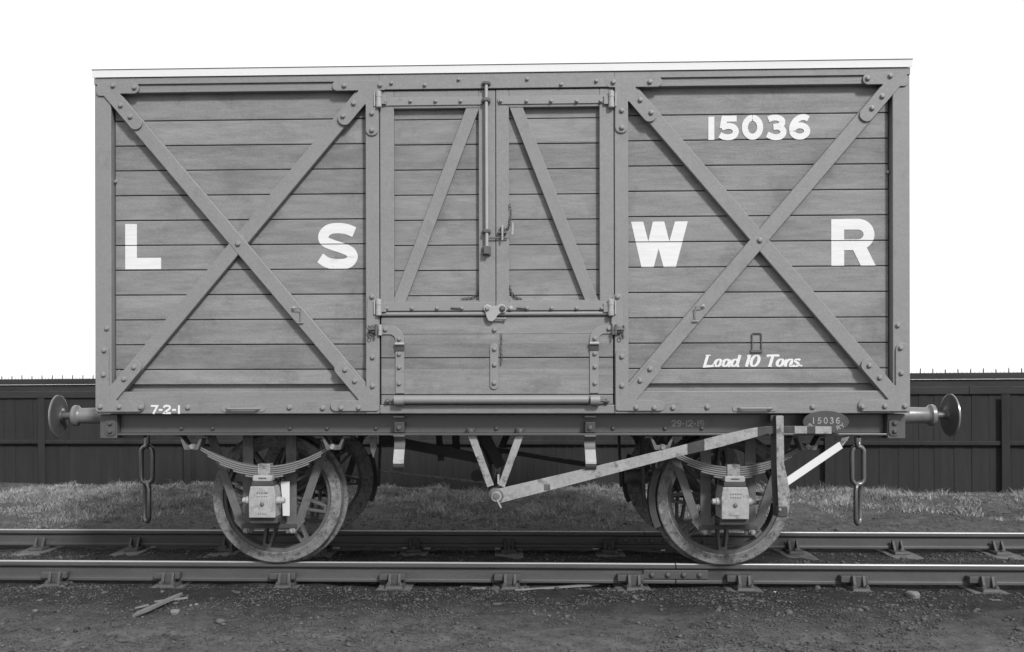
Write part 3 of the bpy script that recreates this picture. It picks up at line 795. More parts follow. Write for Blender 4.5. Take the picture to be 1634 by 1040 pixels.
o = MB().prism(fillet([(xc-.028, 1.262), (xc+.028, 1.262), (xc+.028, 1.570), (xc-.028, 1.570)], .027), -1.251, -1.2415).build('centre_strap', M_IRON, flap, 0.0025)
bolts(o, [A(789, 557), A(789, 582), A(788.5, 611)], -1.251, .013)
bolts(flap, [A(789, 526)], -1.2375, .014)
m = MB(); x0, z0 = A(800, 533)
for k in range(12):
    zz = z0-.004-k*.0175; xx = x0+.002*sin(k*.9)
    m.tube([(xx+(.0055*cos(a_) if k % 2 == 0 else 0), -1.252-(0 if k % 2 == 0 else .0055*cos(a_)), zz+.011*sin(a_)) for a_ in np.linspace(0, 2*pi, 9)[:-1]], .0021, 5, closed=True)
m.build('safety_chain', M_DKIRON, flap, smooth=True)

# clasp at the meeting of the doors and the long locking bar -------------
lock = bpy.data.objects.new('locking_gear', None); COL.objects.link(lock); lock.parent = van
pts = [A(*p) for p in ((772, 488), (777, 485.5), (784, 489), (792, 488), (799, 485), (806, 487.5), (809, 494), (806, 499), (800, 499), (794, 503), (790, 510), (785.5, 513), (779.5, 512), (776.5, 506), (775, 499), (771.5, 494))]
o = MB().prism(fillet(pts, .006, 3), -1.274, -1.266).build('clasp_plate', M_LIGHT, lock, 0.002)
bolts(o, [A(777.5, 493)], -1.274, .0125); bolts(o, [A(801.5, 493)], -1.274, .016, M_DKIRON)
bolts(o, [A(815, 492)], -1.260, .013, M_LIGHT)
x0, z0 = A(790, 508); x1, z1 = A(806, 508.5)
MB().tube([(x0, -1.262, z0), (x1, -1.262, z1)], .0065, 8).lathe((x1, -1.262, z1), (1, 0, 0), [(-.006, .010), (.006, .010), (.009, 0)], 10).build('clasp_pin', M_IRON, lock, smooth=True)
xb = A(776, 133)[0]; zt = A(776, 131)[1]; zb = A(777, 405)[1]
MB().tube([(xb, -1.282, zt), (xb+.002, -1.282, zb)], .0112, 14).build('locking_bar', M_LIGHT, lock, smooth=True)
for py, hh, yb in ((134.5, .011, -1.262), (161, .013, -1.254), (369.5, .012, -1.250), (400, .030, -1.250)):
    z_ = A(776, py)[1]
    m = MB(); m.box(xb-.030, xb+.030, yb-.018, yb-.0015, z_-hh, z_+hh); m.box(xb-.018, xb+.018, -1.300, yb-.017, z_-hh*.9, z_+hh*.9)
    m.build('bar_staple', M_DKIRON, lock, 0.003)
xa, za = A(780, 380); xc, zc = A(810, 380)
MB().tube([(xa, -1.268, za), (xc, -1.266, zc)], .0052, 8).build('latch_arm', M_DKIRON, lock, smooth=True)
xs_, zs_ = A(801.5, 371)
m = MB(); m.box(xs_-.030, xs_+.030, -1.276, -1.2515, zs_-.010, zs_+.006); m.box(xs_-.016, xs_+.016, -1.270, -1.2515, zs_+.007, zs_+.034)
m.build('pin_staple', M_DKIRON, lock, 0.003)
MB().tube([(xs_, -1.284, zs_+.045), (xs_, -1.284, zs_-.055)], [.009, .006], 10).build('locking_pin', M_LIGHT, lock, smooth=True)
x0, z0 = A(817, 363); MB().tube([(x0, -1.27, z0-.05), (x0+.004, -1.272, z0), (x0+.004, -1.272, z0+.03)], [.010, .0085, .008], 10).build('pin_handle', M_LIGHT, lock, smooth=True)
m = MB(); c0 = [A(813.5, 327), A(815, 340), A(813.5, 352), A(812, 362), A(805, 369)]
sp_ = smooth_path(c0, 5)
for k, (xx, zz) in enumerate(sp_):
    m.tube([(xx+(.0062*cos(a_) if k % 2 == 0 else 0), -1.258-(0 if k % 2 == 0 else .0062*cos(a_)), zz+.009*sin(a_)) for a_ in np.linspace(0, 2*pi, 9)[:-1]], .0026, 5, closed=True)
m.build('pin_chain', M_DKIRON, lock, smooth=True)
# short worn chains at the foot of the meeting stiles
for pts in (((765, 457), (763, 466), (756, 473), (745, 477), (738, 478)), ((813, 457), (816, 466), (823, 474), (832, 478))):
    m = MB(); q = smooth_path([A(*p, -1.215) for p in pts], 3)
    for k, (xx, zz) in enumerate(q):
        m.tube([(xx+(.007*cos(a_) if k % 2 == 0 else 0), -1.218-(0 if k % 2 == 0 else .007*cos(a_)), zz+.010*sin(a_)) for a_ in np.linspace(0, 2*pi, 9)[:-1]], .003, 5, closed=True)
    m.build('door_chain', M_DKIRON, lock, smooth=True)
hd = [o for o in van.children if o.name.startswith('door_header')][0]
bolts(hd, [A(x_, y_) for x_, y_ in ((678, 137), (841, 127.5), (732, 128), (895, 136), (951, 130.5), (625, 134))], -1.2645, .0105)

# ------------------------------------------------------------------ lettering
def stroke_obj(strokes, name, y, w, parent, material=M_WHITE, pen=0.0, cuts=None, poly=None, label=None):
    m = MB()
    for i, st in enumerate(strokes): m.ribbon(st, w, y-.0012-.0004*i, y+.004, pen)
    for i, p in enumerate(poly or []): m.prism(p, y-.0012, y+.004)
    o = m.build(name, material, parent, cuts=cuts)
    if label: o['label'] = label
    return o
YL = YP-.0014
def place(unit, ax, ay, bx, by, shear=0.0, Y=YL):
    """unit-box points onto the rectangle whose lower-left/upper-right measured corners are a, b"""
    (x0, z0), (x1, z1) = A(ax, ay, Y), A(bx, by, Y)
    return [(x0+(x1-x0)*u+shear*(z1-z0)*v_, z0+(z1-z0)*v_) for u, v_ in unit]
# L
stroke_obj([], 'letter_l', YL, .1, panels[-1], cuts=joints, poly=[place([(0, 0), (1, 0), (1, .25), (.325, .25), (.325, 1), (0, 1)], 200, 429.5, 257, 357)])
# S
S_ = smooth_path([(.905, .800), (.72, .865), (.50, .890), (.28, .860), (.150, .745), (.175, .610), (.36, .530), (.60, .460), (.80, .375), (.860, .255), (.75, .135), (.50, .108), (.25, .140), (.06, .245)], 6)
stroke_obj([place(S_, 507, 429.5, 571.5, 355.5)], 'letter_s', YL, .071, panels[-1], cuts=joints)
# W
Wp = [(0, 1), (.215, 1), (.305, .57), (.385, 1), (.585, 1), (.675, .57), (.775, 1), (1, 1), (.785, 0), (.575, 0), (.485, .42), (.395, 0), (.185, 0)]
stroke_obj([], 'letter_w', YL, .1, panels[1], cuts=joints, poly=[place(Wp, 1007, 427.5, 1097.5, 353)])
# R : outer outline bridged to the counter
outer = [(0, 0), (.01, 1), (.62, 1)]+arc(.62, .70, .36, .30, 90, -52, 12)[1:]+[(1.0, 0), (.64, 0), (.49, .335), (.29, .335), (.29, 0)]
def r_mesh():
    m = MB(); q = lambda u: place(u, 1326.5, 424, 1397, 349)
    m.prism(q([(0, 0), (.29, 0), (.29, 1), (0, 1)]), YL-.0012, YL+.004)
    rb = [(.27, .895), (.62, .895)]+arc(.60, .672, .25, .223, 90, -90, 14)[0:]+[(.27, .449)]
    m.ribbon(q([(.285, .888), (.58, .888)]+arc(.60, .668, .252, .220, 84, -84, 14)+[(.58, .448), (.285, .448)]), .0715, YL-.0016, YL+.004)
    m.prism(q([(.46, .40), (.76, .46), (1.0, 0), (.665, 0)][::-1]), YL-.0020, YL+.004)
    m.build('letter_r', M_WHITE, panels[1], cuts=joints)
r_mesh()
# 15036
w5 = .040
def num(unit, x0, x1, y0, y1, name, ww=w5, Y=YL, par=None, mt=M_WHITE, pen=0, cuts=None):
    return stroke_obj([place(u, x0, y1, x1, y0, Y=Y) for u in unit], name, Y, ww, par or panels[1], mt, pen, cuts)
num([[(.5, 0), (.5, 1)]], 1130, 1140, 186, 223, 'digit_one')
num([[(.90, .89), (.16, .89)], [(.285, .94), (.19, .47)], smooth_path([(.14, .50), (.32, .555), (.50, .575), (.74, .52), (.86, .34), (.76, .16), (.50, .090), (.24, .12), (.05, .20)], 4)], 1147, 1178.5, 185, 222.5, 'digit_five')
num([arc(.5, .5, .375, .40, 90, 450, 30)], 1184.5, 1217, 184, 222, 'digit_zero')
num([smooth_path([(.10, .84), (.30, .90), (.56, .905), (.79, .80), (.78, .63), (.60, .54), (.36, .52)], 4), smooth_path([(.36, .515), (.62, .52), (.84, .40), (.86, .24), (.70, .11), (.40, .085), (.03, .20)], 4)], 1223, 1254, 184, 222, 'digit_three')
num([smooth_path([(.93, .83), (.74, .905), (.50, .87), (.27, .72), (.145, .50), (.14, .32)], 5), arc(.51, .325, .365, .235, 180, 540, 26)], 1259.5, 1292, 183, 221.5, 'digit_six')
# Load 10 Tons. in sloping script-like block with thick downstrokes
def script(text, x0, x1, ytop, ybot, Y, parent, w=.019, sh=.30):
    G = {
        'L': (.86, [[(.20, 1), (.20, .04), (.80, .06), (.86, .22)], [(.05, .98), (.42, .98)]]),
        'o': (.60, [arc(.27, .33, .21, .29, 90, 450, 18)]),
        'a': (.64, [arc(.25, .33, .20, .29, 40, 330, 16), [(.47, .62), (.47, .12), (.56, .03), (.64, .10)]]),
        'd': (.66, [arc(.25, .33, .20, .29, 40, 330, 16), [(.48, 1), (.48, .12), (.57, .03), (.65, .10)]]),
        ' ': (.34, []),
        '1': (.36, [[(.05, .86), (.18, .95)], [(.20, 1), (.20, .0)]]),
        '0': (.80, [arc(.36, .5, .27, .46, 90, 450, 22)]),
        'T': (.84, [[(.02, .84), (.06, .95), (.80, .95), (.86, .86)], [(.42, .95), (.42, 0)], [(.28, .03), (.56, .03)]]),
        'n': (.66, [[(.08, .60), (.12, .0)], smooth_path([(.12, .40), (.26, .58), (.42, .60), (.49, .48), (.49, .10), (.57, .03), (.64, .10)], 3)]),
        's': (.52, [smooth_path([(.42, .52), (.30, .62), (.14, .58), (.10, .46), (.26, .33), (.38, .20), (.30, .05), (.12, .03), (.02, .14)], 3)]),
        '.': (.25, [[(.08, .02), (.08, .14)]]),
    }
    (X0, Z0), (X1, Z1) = A(x0, ybot, Y), A(x1, ytop, Y); H = Z1-Z0
    tot = sum(G[c][0] for c in text); sc = (X1-X0-.10*H)/tot; cx = X0
    for c in text:
        adv, sts = G[c]
        if sts:
            nm = {'.': 'full_stop', '1': 'digit_one', '0': 'digit_zero'}.get(c, 'letter_'+c.lower())
            stroke_obj([[(cx+u*sc+sh*H*v_, Z0+H*v_) for u, v_ in st] for st in sts], nm, Y, w, parent, M_WHITE, .62)
        cx += adv*sc
script('Load 10 Tons.', 1119.5, 1283, 566, 585, YL, panels[1], w=.0205)
# 7-2-1 on the bottom rail, the date on the solebar
brs = [o for o in van.children if o.name.startswith('bottom_rail')]
YB = YF+.002-.0002
D = {'7': (.9, [[(.05, .92), (.82, .92), (.34, 0)]]), '-': (.62, [[(.08, .45), (.52, .45)]]),
     '2': (.95, [smooth_path([(.06, .70), (.16, .90), (.46, .95), (.74, .84), (.72, .60), (.42, .36), (.10, .08)], 4)+[(.86, .08)]]),
     '1': (.5, [[(.25, 0), (.25, 1)]]),
     '9': (.9, [smooth_path([(.15, .10), (.45, .06), (.72, .30), (.76, .62), (.62, .88), (.38, .94), (.14, .80), (.14, .58), (.36, .45), (.62, .50), (.75, .62)], 4)])}
names = {'7': 'digit_seven', '-': 'dash', '2': 'digit_two', '1': 'digit_one', '9': 'digit_nine'}
def line(text, x0, x1, ytop, ybot, Y, parent, w, material):
    (X0, Z0), (X1, Z1) = A(x0, ybot, Y), A(x1, ytop, Y); H = Z1-Z0; sc = (X1-X0)/sum(D[c][0] for c in text); cx = X0
    for c in text:
        stroke_obj([[(cx+u*sc, Z0+H*v_) for u, v_ in st] for st in D[c][1]], names[c], Y, w, parent, material); cx += D[c][0]*sc
line('7-2-1', 240, 289, 646.5, 660, YB, brs[0], .0135, M_WHITE)

# label clip
xc, z1 = A(1207, 531.5, YP); z0 = A(1207, 560, YP)[1]
m = MB(); m.tube([(xc-.031, YP-.006, z0), (xc-.031, YP-.010, z1-.006), (xc-.024, YP-.010, z1), (xc+.024, YP-.010, z1), (xc+.031, YP-.010, z1-.006), (xc+.031, YP-.006, z0)], .0042, 8)
m.box(xc-.040, xc+.038, YP-.014, YP-.001, z0-.009, z0+.006)
m.build('label_clip', M_DKIRON, van, smooth=True)
# small side bolts / knots near the corner posts
for px, py in ((185, 290), (1416, 275)):
    x_, z_ = A(px, py, YP); bolts(panels[-1 if px < 800 else 1], [(x_, z_)], YP, .012)

# ------------------------------------------------------------------ underframe
YS = -1.125
for s in (-1, 1):
    m = MB(); ya, yb = sorted((s*1.125, s*1.112)); m.box(-2.62, 2.62, ya, yb, .961, 1.088)
    ya, yb = sorted((s*1.185, s*1.112)); m.box(-2.62, 2.62, ya, yb, .947, .9605)
    ya, yb = sorted((s*1.150, s*1.112)); m.box(-2.62, 2.62, ya, yb, 1.0885, 1.0975)
    sb = m.build('solebar', M_SOLE, van, 0.003)
    if s < 0:
        sole = sb
        bolts(sb, [A(px, 683, YS) for px in (290, 340, 463, 522, 600, 792, 978, 1061, 1120, 1300)], YS, .013, M_SOLE)
        line('29-12-19', 1071.5, 1124, 670.5, 680.5, YS-.0005, sb, .008, M_FADED)
for s in (-1, 1):
    xa, xb_ = sorted((s*2.622, s*2.742)); hs = MB().box(xa, xb_, -1.185, 1.185, .925, 1.092).build('headstock', M_SOLE, van, 0.006)
    xa, xb_ = sorted((s*2.63, s*2.70)); z_ = .99
    pl = MB().prism(fillet([(xa, .945), (xb_, .945), (xb_, 1.06), (xa, 1.06)], .025), -1.194, -1.1855).build('headstock_strap', M_SOLE, hs, 0.002)
    bolts(pl, [((xa+xb_)/2, 1.030), ((xa+xb_)/2, .975)], -1.194, .014, M_SOLE)
    xa, xb_ = sorted((s*2.58, s*2.63)); MB().prism(fillet([(s*2.46, .925), (s*2.62, .925), (s*2.62, .955), (s*2.46, .955)], .01), -1.12, -1.05).build('corner_knee', M_SOLE, hs, 0.003)
# cross members and floor frames seen from below
for x_ in (-2.1, -1.1, -.35, .35, 1.1, 2.1):
    MB().box(x_-.04, x_+.04, -1.111, 1.111, .965, 1.088).build('cross_bearer', M_UNDER, van, 0.004)
for y_ in (-.25, .25):
    MB().box(-2.6, 2.6, y_-.035, y_+.035, .965, 1.085).build('longitudinal', M_UNDER, van)

# buffers
def buffer(s, yc):
    t = bpy.data.objects.new('buffer', None); COL.objects.link(t); t.parent = van; zc = 1.072
    L = lambda prof, n=32: [(d, r) for d, r in prof]
    m = MB(); m.box(-.006, .016, -.115, .115, -.115, .115)
    MB_ = m; o1 = Vector((s*2.742, yc, zc))
    for v_ in m.bm.verts: v_.co = Vector((v_.co.x*s, v_.co.y, v_.co.z))+o1
    m.build('buffer_base', M_SOLE, t, 0.008)
    m = MB().lathe(o1, (s, 0, 0), [(.010, .075), (.016, .072), (.024, .064), (.08, .060), (.27, .056), (.280, .060), (.290, .070), (.296, .076), (.318, .077), (.326, .071), (.329, .040), (.330, 0)], 40)
    m.build('buffer_casing', M_CASE, t, smooth=True)
    m = MB().lathe(o1, (s, 0, 0), [(.325, .024), (.404, .024), (.405, .034), (.416, .036), (.424, .05), (.428, .10), (.432, .144), (.436, .1485), (.442, .1485), (.447, .144), (.457, .10), (.463, .05), (.465, 0)], 56)
    m.build('buffer_head', M_DKIRON, t, smooth=True)
    MB().ring(o1, (s, 0, 0), [(.431, .142), (.4335, .1510), (.443, .1510), (.448, .142)], 64).build('rim_highlight', M_RIMHI, t, smooth=True)  # pale ring paints the lit edge of the head
    m = MB().lathe((s*3.150, yc+.03, zc+.040), (s, 0, 0), [(0, .012), (.016, .012), (.02, 0)], 8); m.build('head_stud', M_LIGHT, t, smooth=True)
for s in (-1, 1):
    for yc in (-.868, .868): buffer(s, yc)

# couplings hanging from the draw hooks
def coupling(s):
    t = bpy.data.objects.new('coupling', None); COL.objects.link(t); t.parent = van
    xh = s*2.742; xl = s*2.855
    m = MB().tube([(xh, 0, 1.03), (xh+s*.06, 0, 1.03), (xh+s*.10, 0, 1.02), (xh+s*.135, 0, 1.04), (xh+s*.145, 0, 1.08), (xh+s*.12, 0, 1.11)], [.030, .028, .026, .024, .018, .010], 12)
    m.build('draw_hook', M_DKIRON, t, smooth=True)
    m = MB().box(min(xh, xh+s*.015), max(xh, xh+s*.015), -.09, .09, .94, 1.09); m.build('draw_plate', M_SOLE, t, 0.005)
    def link(zt, zb, w, r, rot, name='chain_link'):
        hw = w/2-r; pts = arc(0, 0, hw, hw, 0, 180, 8); pts = [(a_, b_+zt-hw-r) for a_, b_ in pts]+[(a_, -b_+zb+hw+r) for a_, b_ in pts[::-1]]
        P = [(xl+a_*cos(rot), a_*sin(rot), b_) for a_, b_ in pts]
        MB().tube(P, r, 12, closed=True).build(name, M_LINK, t, smooth=True)
    link(1.045, .775, .118, .0165, radians(58)*s)
    link(.815, .475, .136, .0190, radians(8)*s)
    link(.515, .165, .130, .0185, radians(50)*s)
coupling(-1); coupling(1)

# wheels
AX = {-1: -1.598, 1: 1.615}
GX = {-1: -1.622, 1: 1.618}
WR = .472; WZ = WR
def wheel(xc, s, twist):
    """s = side: -1 near the camera. Outer face at |y| = .815, flange inside"""
    t = bpy.data.objects.new('wheel', None); COL.objects.link(t); t.parent = van; t.location = (xc, 0, WZ)
    ax = (0, s, 0)
    m = MB().ring((0, 0, 0), ax, [(.815, .395), (.817, .402), (.813, .408), (.813, .462), (.808, WR-.003), (.780, WR), (.715, WR+.003), (.706, WR+.008), (.698, WR+.024), (.688, WR+.029), (.680, WR+.022), (.678, .400), (.682, .395)], 96)
    m.build('tyre', M_TYRE, t, smooth=True)
    m = MB().ring((0, 0, 0), ax, [(.800, .368), (.803, .372), (.803, .394), (.695, .394), (.695, .368)], 96)
    m.build('rim', M_SPOKE, t, smooth=True)
    m = MB().lathe((0, 0, 0), ax, [(.660, .085), (.665, .105), (.72, .115), (.80, .112), (.825, .100), (.830, .085), (.831, 0)], 32)
    m.build('hub', M_SPOKE, t, smooth=True)
    for k in range(8):
        a0 = 2*pi*(k+.5)/8+twist
        m = MB()
        for q in (-1, 1):
            a1 = a0+q*radians(17); pr = (Vector((cos(a1), 0, sin(a1)))*.105); pe = Vector((cos(a0), 0, sin(a0)))*.366+Vector((-sin(a0), 0, cos(a0)))*q*.020
            pm = pr.lerp(pe, .55)+Vector((-sin(a0), 0, cos(a0)))*q*.008
            for u, w_ in ((pr, pm), (pm, pe)):
                m.bar(u+Vector((0, s*.748, 0)), w_+Vector((0, s*.748, 0)), .074, .020, up=(-sin(a0), 0, cos(a0)))
        e = Vector((cos(a0), 0, sin(a0)))
        m.bar(e*.345+Vector((0, s*.748, 0)), e*.370+Vector((0, s*.748, 0)), .076, .062, up=(-sin(a0), 0, cos(a0)))
        m.build('spoke', M_SPOKE, t, 0.004)
    return t
for k, sgn in enumerate((-1, 1)):
    wheel(AX[sgn], -1, .16 if sgn < 0 else 0.0+pi/8*1.0); wheel(AX[sgn], 1, .3)
    MB().tube([(AX[sgn], -.99, WZ), (AX[sgn], .99, WZ)], .058, 20).build('axle', M_UNDER, van, smooth=True)

# axle guards, boxes and springs
def running_gear(xc, s):
    near = s < 0
    Y = lambda y: s*y
    t = bpy.data.objects.new('axle_guard', None); COL.objects.link(t); t.parent = van
    y0, y1 = sorted((Y(.935), Y(.918)))
    for q in (-1, 1):
        MB().box(xc+q*.155-.038, xc+q*.155+.038, y0, y1, .235, .955).build('horn', M_GUARD, t, 0.003)
        # slanting wing
        ya, yb = sorted((Y(.9345), Y(.9185)))
        MB().band((xc+q*.43, .955), (xc+q*.215, .33), .060, ya-.0, yb).build('wing', M_GUARD, t, 0.003)
        yc_, yd_ = sorted((Y(.938), Y(.9355)))
        MB().band((xc+q*.235, .345), (xc+q*.160, .255), .055, yc_, yd_).build('wing_foot', M_GUARD, t, 0.003)
        mm = MB().lathe((xc+q*.165, Y(.935), .258), (0, s, 0), [(0, .024), (.010, .023), (.012, .016), (.035, .015), (.038, 0)], 8)
        mm.build('keep_bolt', M_RACK, t, smooth=False)
    ya, yb = sorted((Y(.950), Y(.939)))
    MB().box(xc-.20, xc+.20, ya, yb, .275, .305).build('keep_bar', M_UNDER, t, 0.003)
    # axle box
    b_ = bpy.data.objects.new('axle_box', None); COL.objects.link(b_); b_.parent = van
    body = [(-.080, .130), (.080, .130), (.092, .060), (.092, .030), (.145, .030), (.150, -.005), (.120, -.020), (.115, -.035), (.090, -.040), (.088, -.105),
            (-.088, -.105), (-.090, -.040), (-.115, -.035), (-.120, -.020), (-.150, -.005), (-.145, .030), (-.092, .030), (-.092, .060)]
    fr, bk = (Y(1.150), Y(.955)); fr, bk = (fr, bk)
    zc = .475
    poly = [(xc+a, zc+c) for a, c in [(-.082, .118), (.082, .118), (.094, .050), (.092, -.100), (-.092, -.100), (-.094, .050)]]
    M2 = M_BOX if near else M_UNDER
    lo, hi = min(fr, bk), max(fr, bk)
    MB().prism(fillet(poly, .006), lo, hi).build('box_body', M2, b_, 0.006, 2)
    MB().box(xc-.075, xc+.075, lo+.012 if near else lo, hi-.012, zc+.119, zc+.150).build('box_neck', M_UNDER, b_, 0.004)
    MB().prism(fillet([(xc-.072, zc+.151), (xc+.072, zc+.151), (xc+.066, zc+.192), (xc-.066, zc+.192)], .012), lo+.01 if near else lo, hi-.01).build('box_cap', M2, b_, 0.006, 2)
    for q in (-1, 1):
        m = MB().lathe((xc+q*.090, lo+.05, zc+.015), (q, 0, 0), [(0, .030), (.030, .028), (.034, .022), (.055, .020), (.060, .012), (.062, 0)], 14)
        m.build('box_lug', M2, b_, smooth=True)
    MB().box(xc-.10, xc+.10, lo+.035, hi, zc-.145, zc-.1015).build('oil_keep', M_UNDER, b_, 0.008)
    if near:
        m = MB()
        for (zz, n_, w_) in ((.072, 5, .011), (.048, 5, .010), (-.072, 4, .009)):
            for k in range(n_):
                xx = xc-.032+k*.016+(0.006 if n_ == 4 else 0)
                m.box(xx-w_*.36, xx+w_*.36, lo-.0025, lo+.001, zc+zz-.004, zc+zz+.004)
        m.lathe((xc, lo+.001, zc-.005), (0, -1, 0), [(0, .016), (.010, .013), (.014, 0)], 12)
        m.box(xc-.028, xc+.028, lo+.0075, lo+.012, zc+.168, zc+.178)
        m.build('raised_lettering', M_GUARD, b_, 0.001)
    # leaf spring
    sp_t = bpy.data.objects.new('leaf_spring', None); COL.objects.link(sp_t); sp_t.parent = van
    yS = Y(1.055); wS = .075; half = .475; z_end, z_mid = .868, .715
    for k in range(6):
        hl = half*(1-.13*k) if k < 3 else half*(.76-.16*(k-2)); hl = [half, half*.985, half*.84, half*.66, half*.46, half*.28][k]
        pts = [(xx, z_mid-.0145*k+(z_end-z_mid)*(xx/half)**2*(1.0)) for xx in np.linspace(-hl, hl, 25)]
        m = MB(); th = .0115
        rings = []
        for xx, zz in pts:
            rings.append([m.bm.verts.new((xc+xx, yS+dy, zz+dz)) for dy, dz in ((-wS/2, 0), (wS/2, 0), (wS/2, th), (-wS/2, th))])
        for a_, c_ in zip(rings, rings[1:]):
            for j in range(4): m.bm.faces.new((a_[j], a_[(j+1) % 4], c_[(j+1) % 4], c_[j]))
        m.bm.faces.new(rings[0][::-1]); m.bm.faces.new(rings[-1])
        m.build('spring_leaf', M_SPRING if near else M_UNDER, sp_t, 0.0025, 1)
    yl, yh = sorted((Y(1.055)-.047, Y(1.055)+.047))
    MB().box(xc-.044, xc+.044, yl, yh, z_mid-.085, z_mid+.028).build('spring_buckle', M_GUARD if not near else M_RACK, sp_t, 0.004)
    for q in (-1, 1):
        # shoe: trapezoid bracket under the solebar with the spring end bearing in it
        xe = xc+q*(half+.020)
        P = [(xe-.115, .940), (xe-.070, .940), (xe-.036, .878), (xe+.036, .878), (xe+.070, .940), (xe+.115, .940), (xe+.115, .927), (xe+.078, .927), (xe+.048, .845), (xe-.048, .845), (xe-.078, .927), (xe-.115, .927)]
        m = MB().prism(P, *sorted((Y(1.150), Y(1.035)))); m.build('spring_shoe', M_GUARD, sp_t, 0.002)
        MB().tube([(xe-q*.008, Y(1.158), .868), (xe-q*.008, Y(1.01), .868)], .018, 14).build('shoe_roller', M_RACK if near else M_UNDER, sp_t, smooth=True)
for q in (-1, 1):
    for s in (-1, 1): running_gear(GX[q], s)

# white strip beside the left axle box
x0, z0 = A(449, 823, -1.0); x1, z1 = A(462, 768, -1.0)
MB().prism(fillet([(x0+.01, z0), (x1, z0), (x1, z1), (x0-.006, z1), (x0+.006, (z0+z1)/2)], .002), -1.004, -.990).build('white_batten', M_BOARD, van, 0.002)

# ------------------------------------------------------------------ brake gear
brake = bpy.data.objects.new('brake_gear', None); COL.objects.link(brake); brake.parent = van
px_, pz_ = A(792, 790, -1.12)
for (ux, uy), (lx, ly), in (((752, 692), (783, 775)), ((830, 692), (800, 775))):
    p = A(ux, uy, -1.12); q = A(lx, ly, -1.12)
    pm = ((p[0]*.58+q[0]*.42), (p[1]*.58+q[1]*.42))
    MB().band(p, pm, .050, -1.152, -1.138).build('hanger_leg', M_LEVER, brake, 0.002)
    MB().band(pm, q, .048, -1.1525, -1.1375).build('hanger_leg', M_RACK, brake, 0.002)
    u = A(ux, uy-6, -1.10); MB().box(p[0]-.03, p[0]+.03, -1.160, -1.126, p[1]-.003, p[1]+.045).build('hanger_foot', M_UNDER, brake, 0.008)
    b2 = MB(); b2.lathe((p[0], -1.16, p[1]+.02), (0, -1, 0), [(0, .016), (.012, .014), (.016, 0)], 10); b2.build('hanger_bolt', M_DKIRON, brake, smooth=True)
# far V hanger
for ux, lx in ((-.22, -.06), (.13, -.04)):
    MB().band((ux, .95), (lx, .56), .06, 1.10, 1.118).build('far_hanger_leg', M_UNDER, brake)
MB().tube([(px_, -1.16, pz_), (px_, 1.13, pz_)], .026, 16).build('brake_shaft', M_UNDER, brake, smooth=True)
m = MB().lathe((px_, -1.10, pz_), (0, -1, 0), [(0, .055), (.028, .055), (.030, .050), (.048, .050), (.050, .040), (.075, .038), (.078, .022), (.100, .020), (.102, 0)], 32)
m.build('shaft_boss', M_GUARD, brake, smooth=True)
m = MB().ring((px_, -1.185, pz_), (0, -1, 0), [(0, .022), (0, .036), (.006, .036), (.006, .022)], 32); m.build('shaft_collar', M_LEVER, brake, smooth=True)
xx, zz = A(797, 803, -1.19); MB().bar((px_, -1.192, pz_-.01), (xx+.012, -1.192, zz-.03), .006, .010).build('split_pin', M_LIGHT, brake)
xx, zz = A(795, 765, -1.16); MB().box(xx-.006, xx+.008, -1.17, -1.14, zz-.03, zz+.035).build('lever_catch', M_LEVER, brake, 0.002)
# lever
def yl(x): return -1.150-.150*max(0, min(1, (x-px_)/1.7))
up_ = [(790, 781), (900, 755.5), (1000, 732), (1080, 712.5), (1150, 694), (1200, 683), (1222, 680), (1262, 679.5), (1327, 680.5)]
lo_ = [(1327, 692), (1262, 691.5), (1225, 692), (1205, 697.5), (1150, 713), (1080, 729), (1000, 750), (900, 776.5), (796, 803)]
def AY(px, py):
    Y_ = -1.2
    for _ in range(4): Y_ = yl(A(px, py, Y_)[0])
    return A(px, py, Y_)
poly = [AY(*p) for p in up_+lo_]
# subdivide the long quads so the set in depth follows the lever
def edge_at(pl, x):
    for a_, b_ in zip(pl, pl[1:]):
        if a_[0] <= x <= b_[0]: return a_[1]+(b_[1]-a_[1])*(x-a_[0])/(b_[0]-a_[0])
    return pl[-1][1] if x > pl[-1][0] else pl[0][1]
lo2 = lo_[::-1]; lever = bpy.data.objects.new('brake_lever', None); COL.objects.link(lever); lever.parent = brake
for x_a, x_b, mm_, nm in ((790, 1097, M_LEVER, 'painted_length'), (1097, 1124, M_DKLEVER, 'dark_length'), (1124, 1209, M_LEVER, 'painted_length'), (1209, 1268, M_DKLEVER, 'dark_length'),
                          (1268, 1288, M_RACK, 'painted_length'), (1288, 1301, M_DKLEVER, 'dark_length'), (1301, 1327, M_LEVER, 'painted_grip')):  # colour alternates between pale and dark along the lever
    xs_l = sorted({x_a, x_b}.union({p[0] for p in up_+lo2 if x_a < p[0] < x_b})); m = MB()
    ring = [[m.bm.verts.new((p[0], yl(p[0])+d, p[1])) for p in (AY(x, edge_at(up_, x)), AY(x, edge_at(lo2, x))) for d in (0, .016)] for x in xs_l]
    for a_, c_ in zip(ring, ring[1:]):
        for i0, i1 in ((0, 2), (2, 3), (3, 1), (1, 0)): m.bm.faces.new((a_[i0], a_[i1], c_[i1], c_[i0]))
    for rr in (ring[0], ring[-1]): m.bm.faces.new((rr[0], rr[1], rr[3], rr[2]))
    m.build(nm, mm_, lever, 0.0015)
m = MB().lathe((px_, -1.142, pz_), (0, -1, 0), [(0, .050), (.016, .050), (.018, .046), (.020, 0)], 28); m.build('lever_eye', M_GUARD, lever, smooth=True)
x0, z0 = A(873, 777, -1.17); MB().box(x0-.02, x0+.02, yl(x0)-.003, yl(x0)-.0005, z0-.02, z0+.02).build('lever_stud', M_GUARD, lever, 0.006)
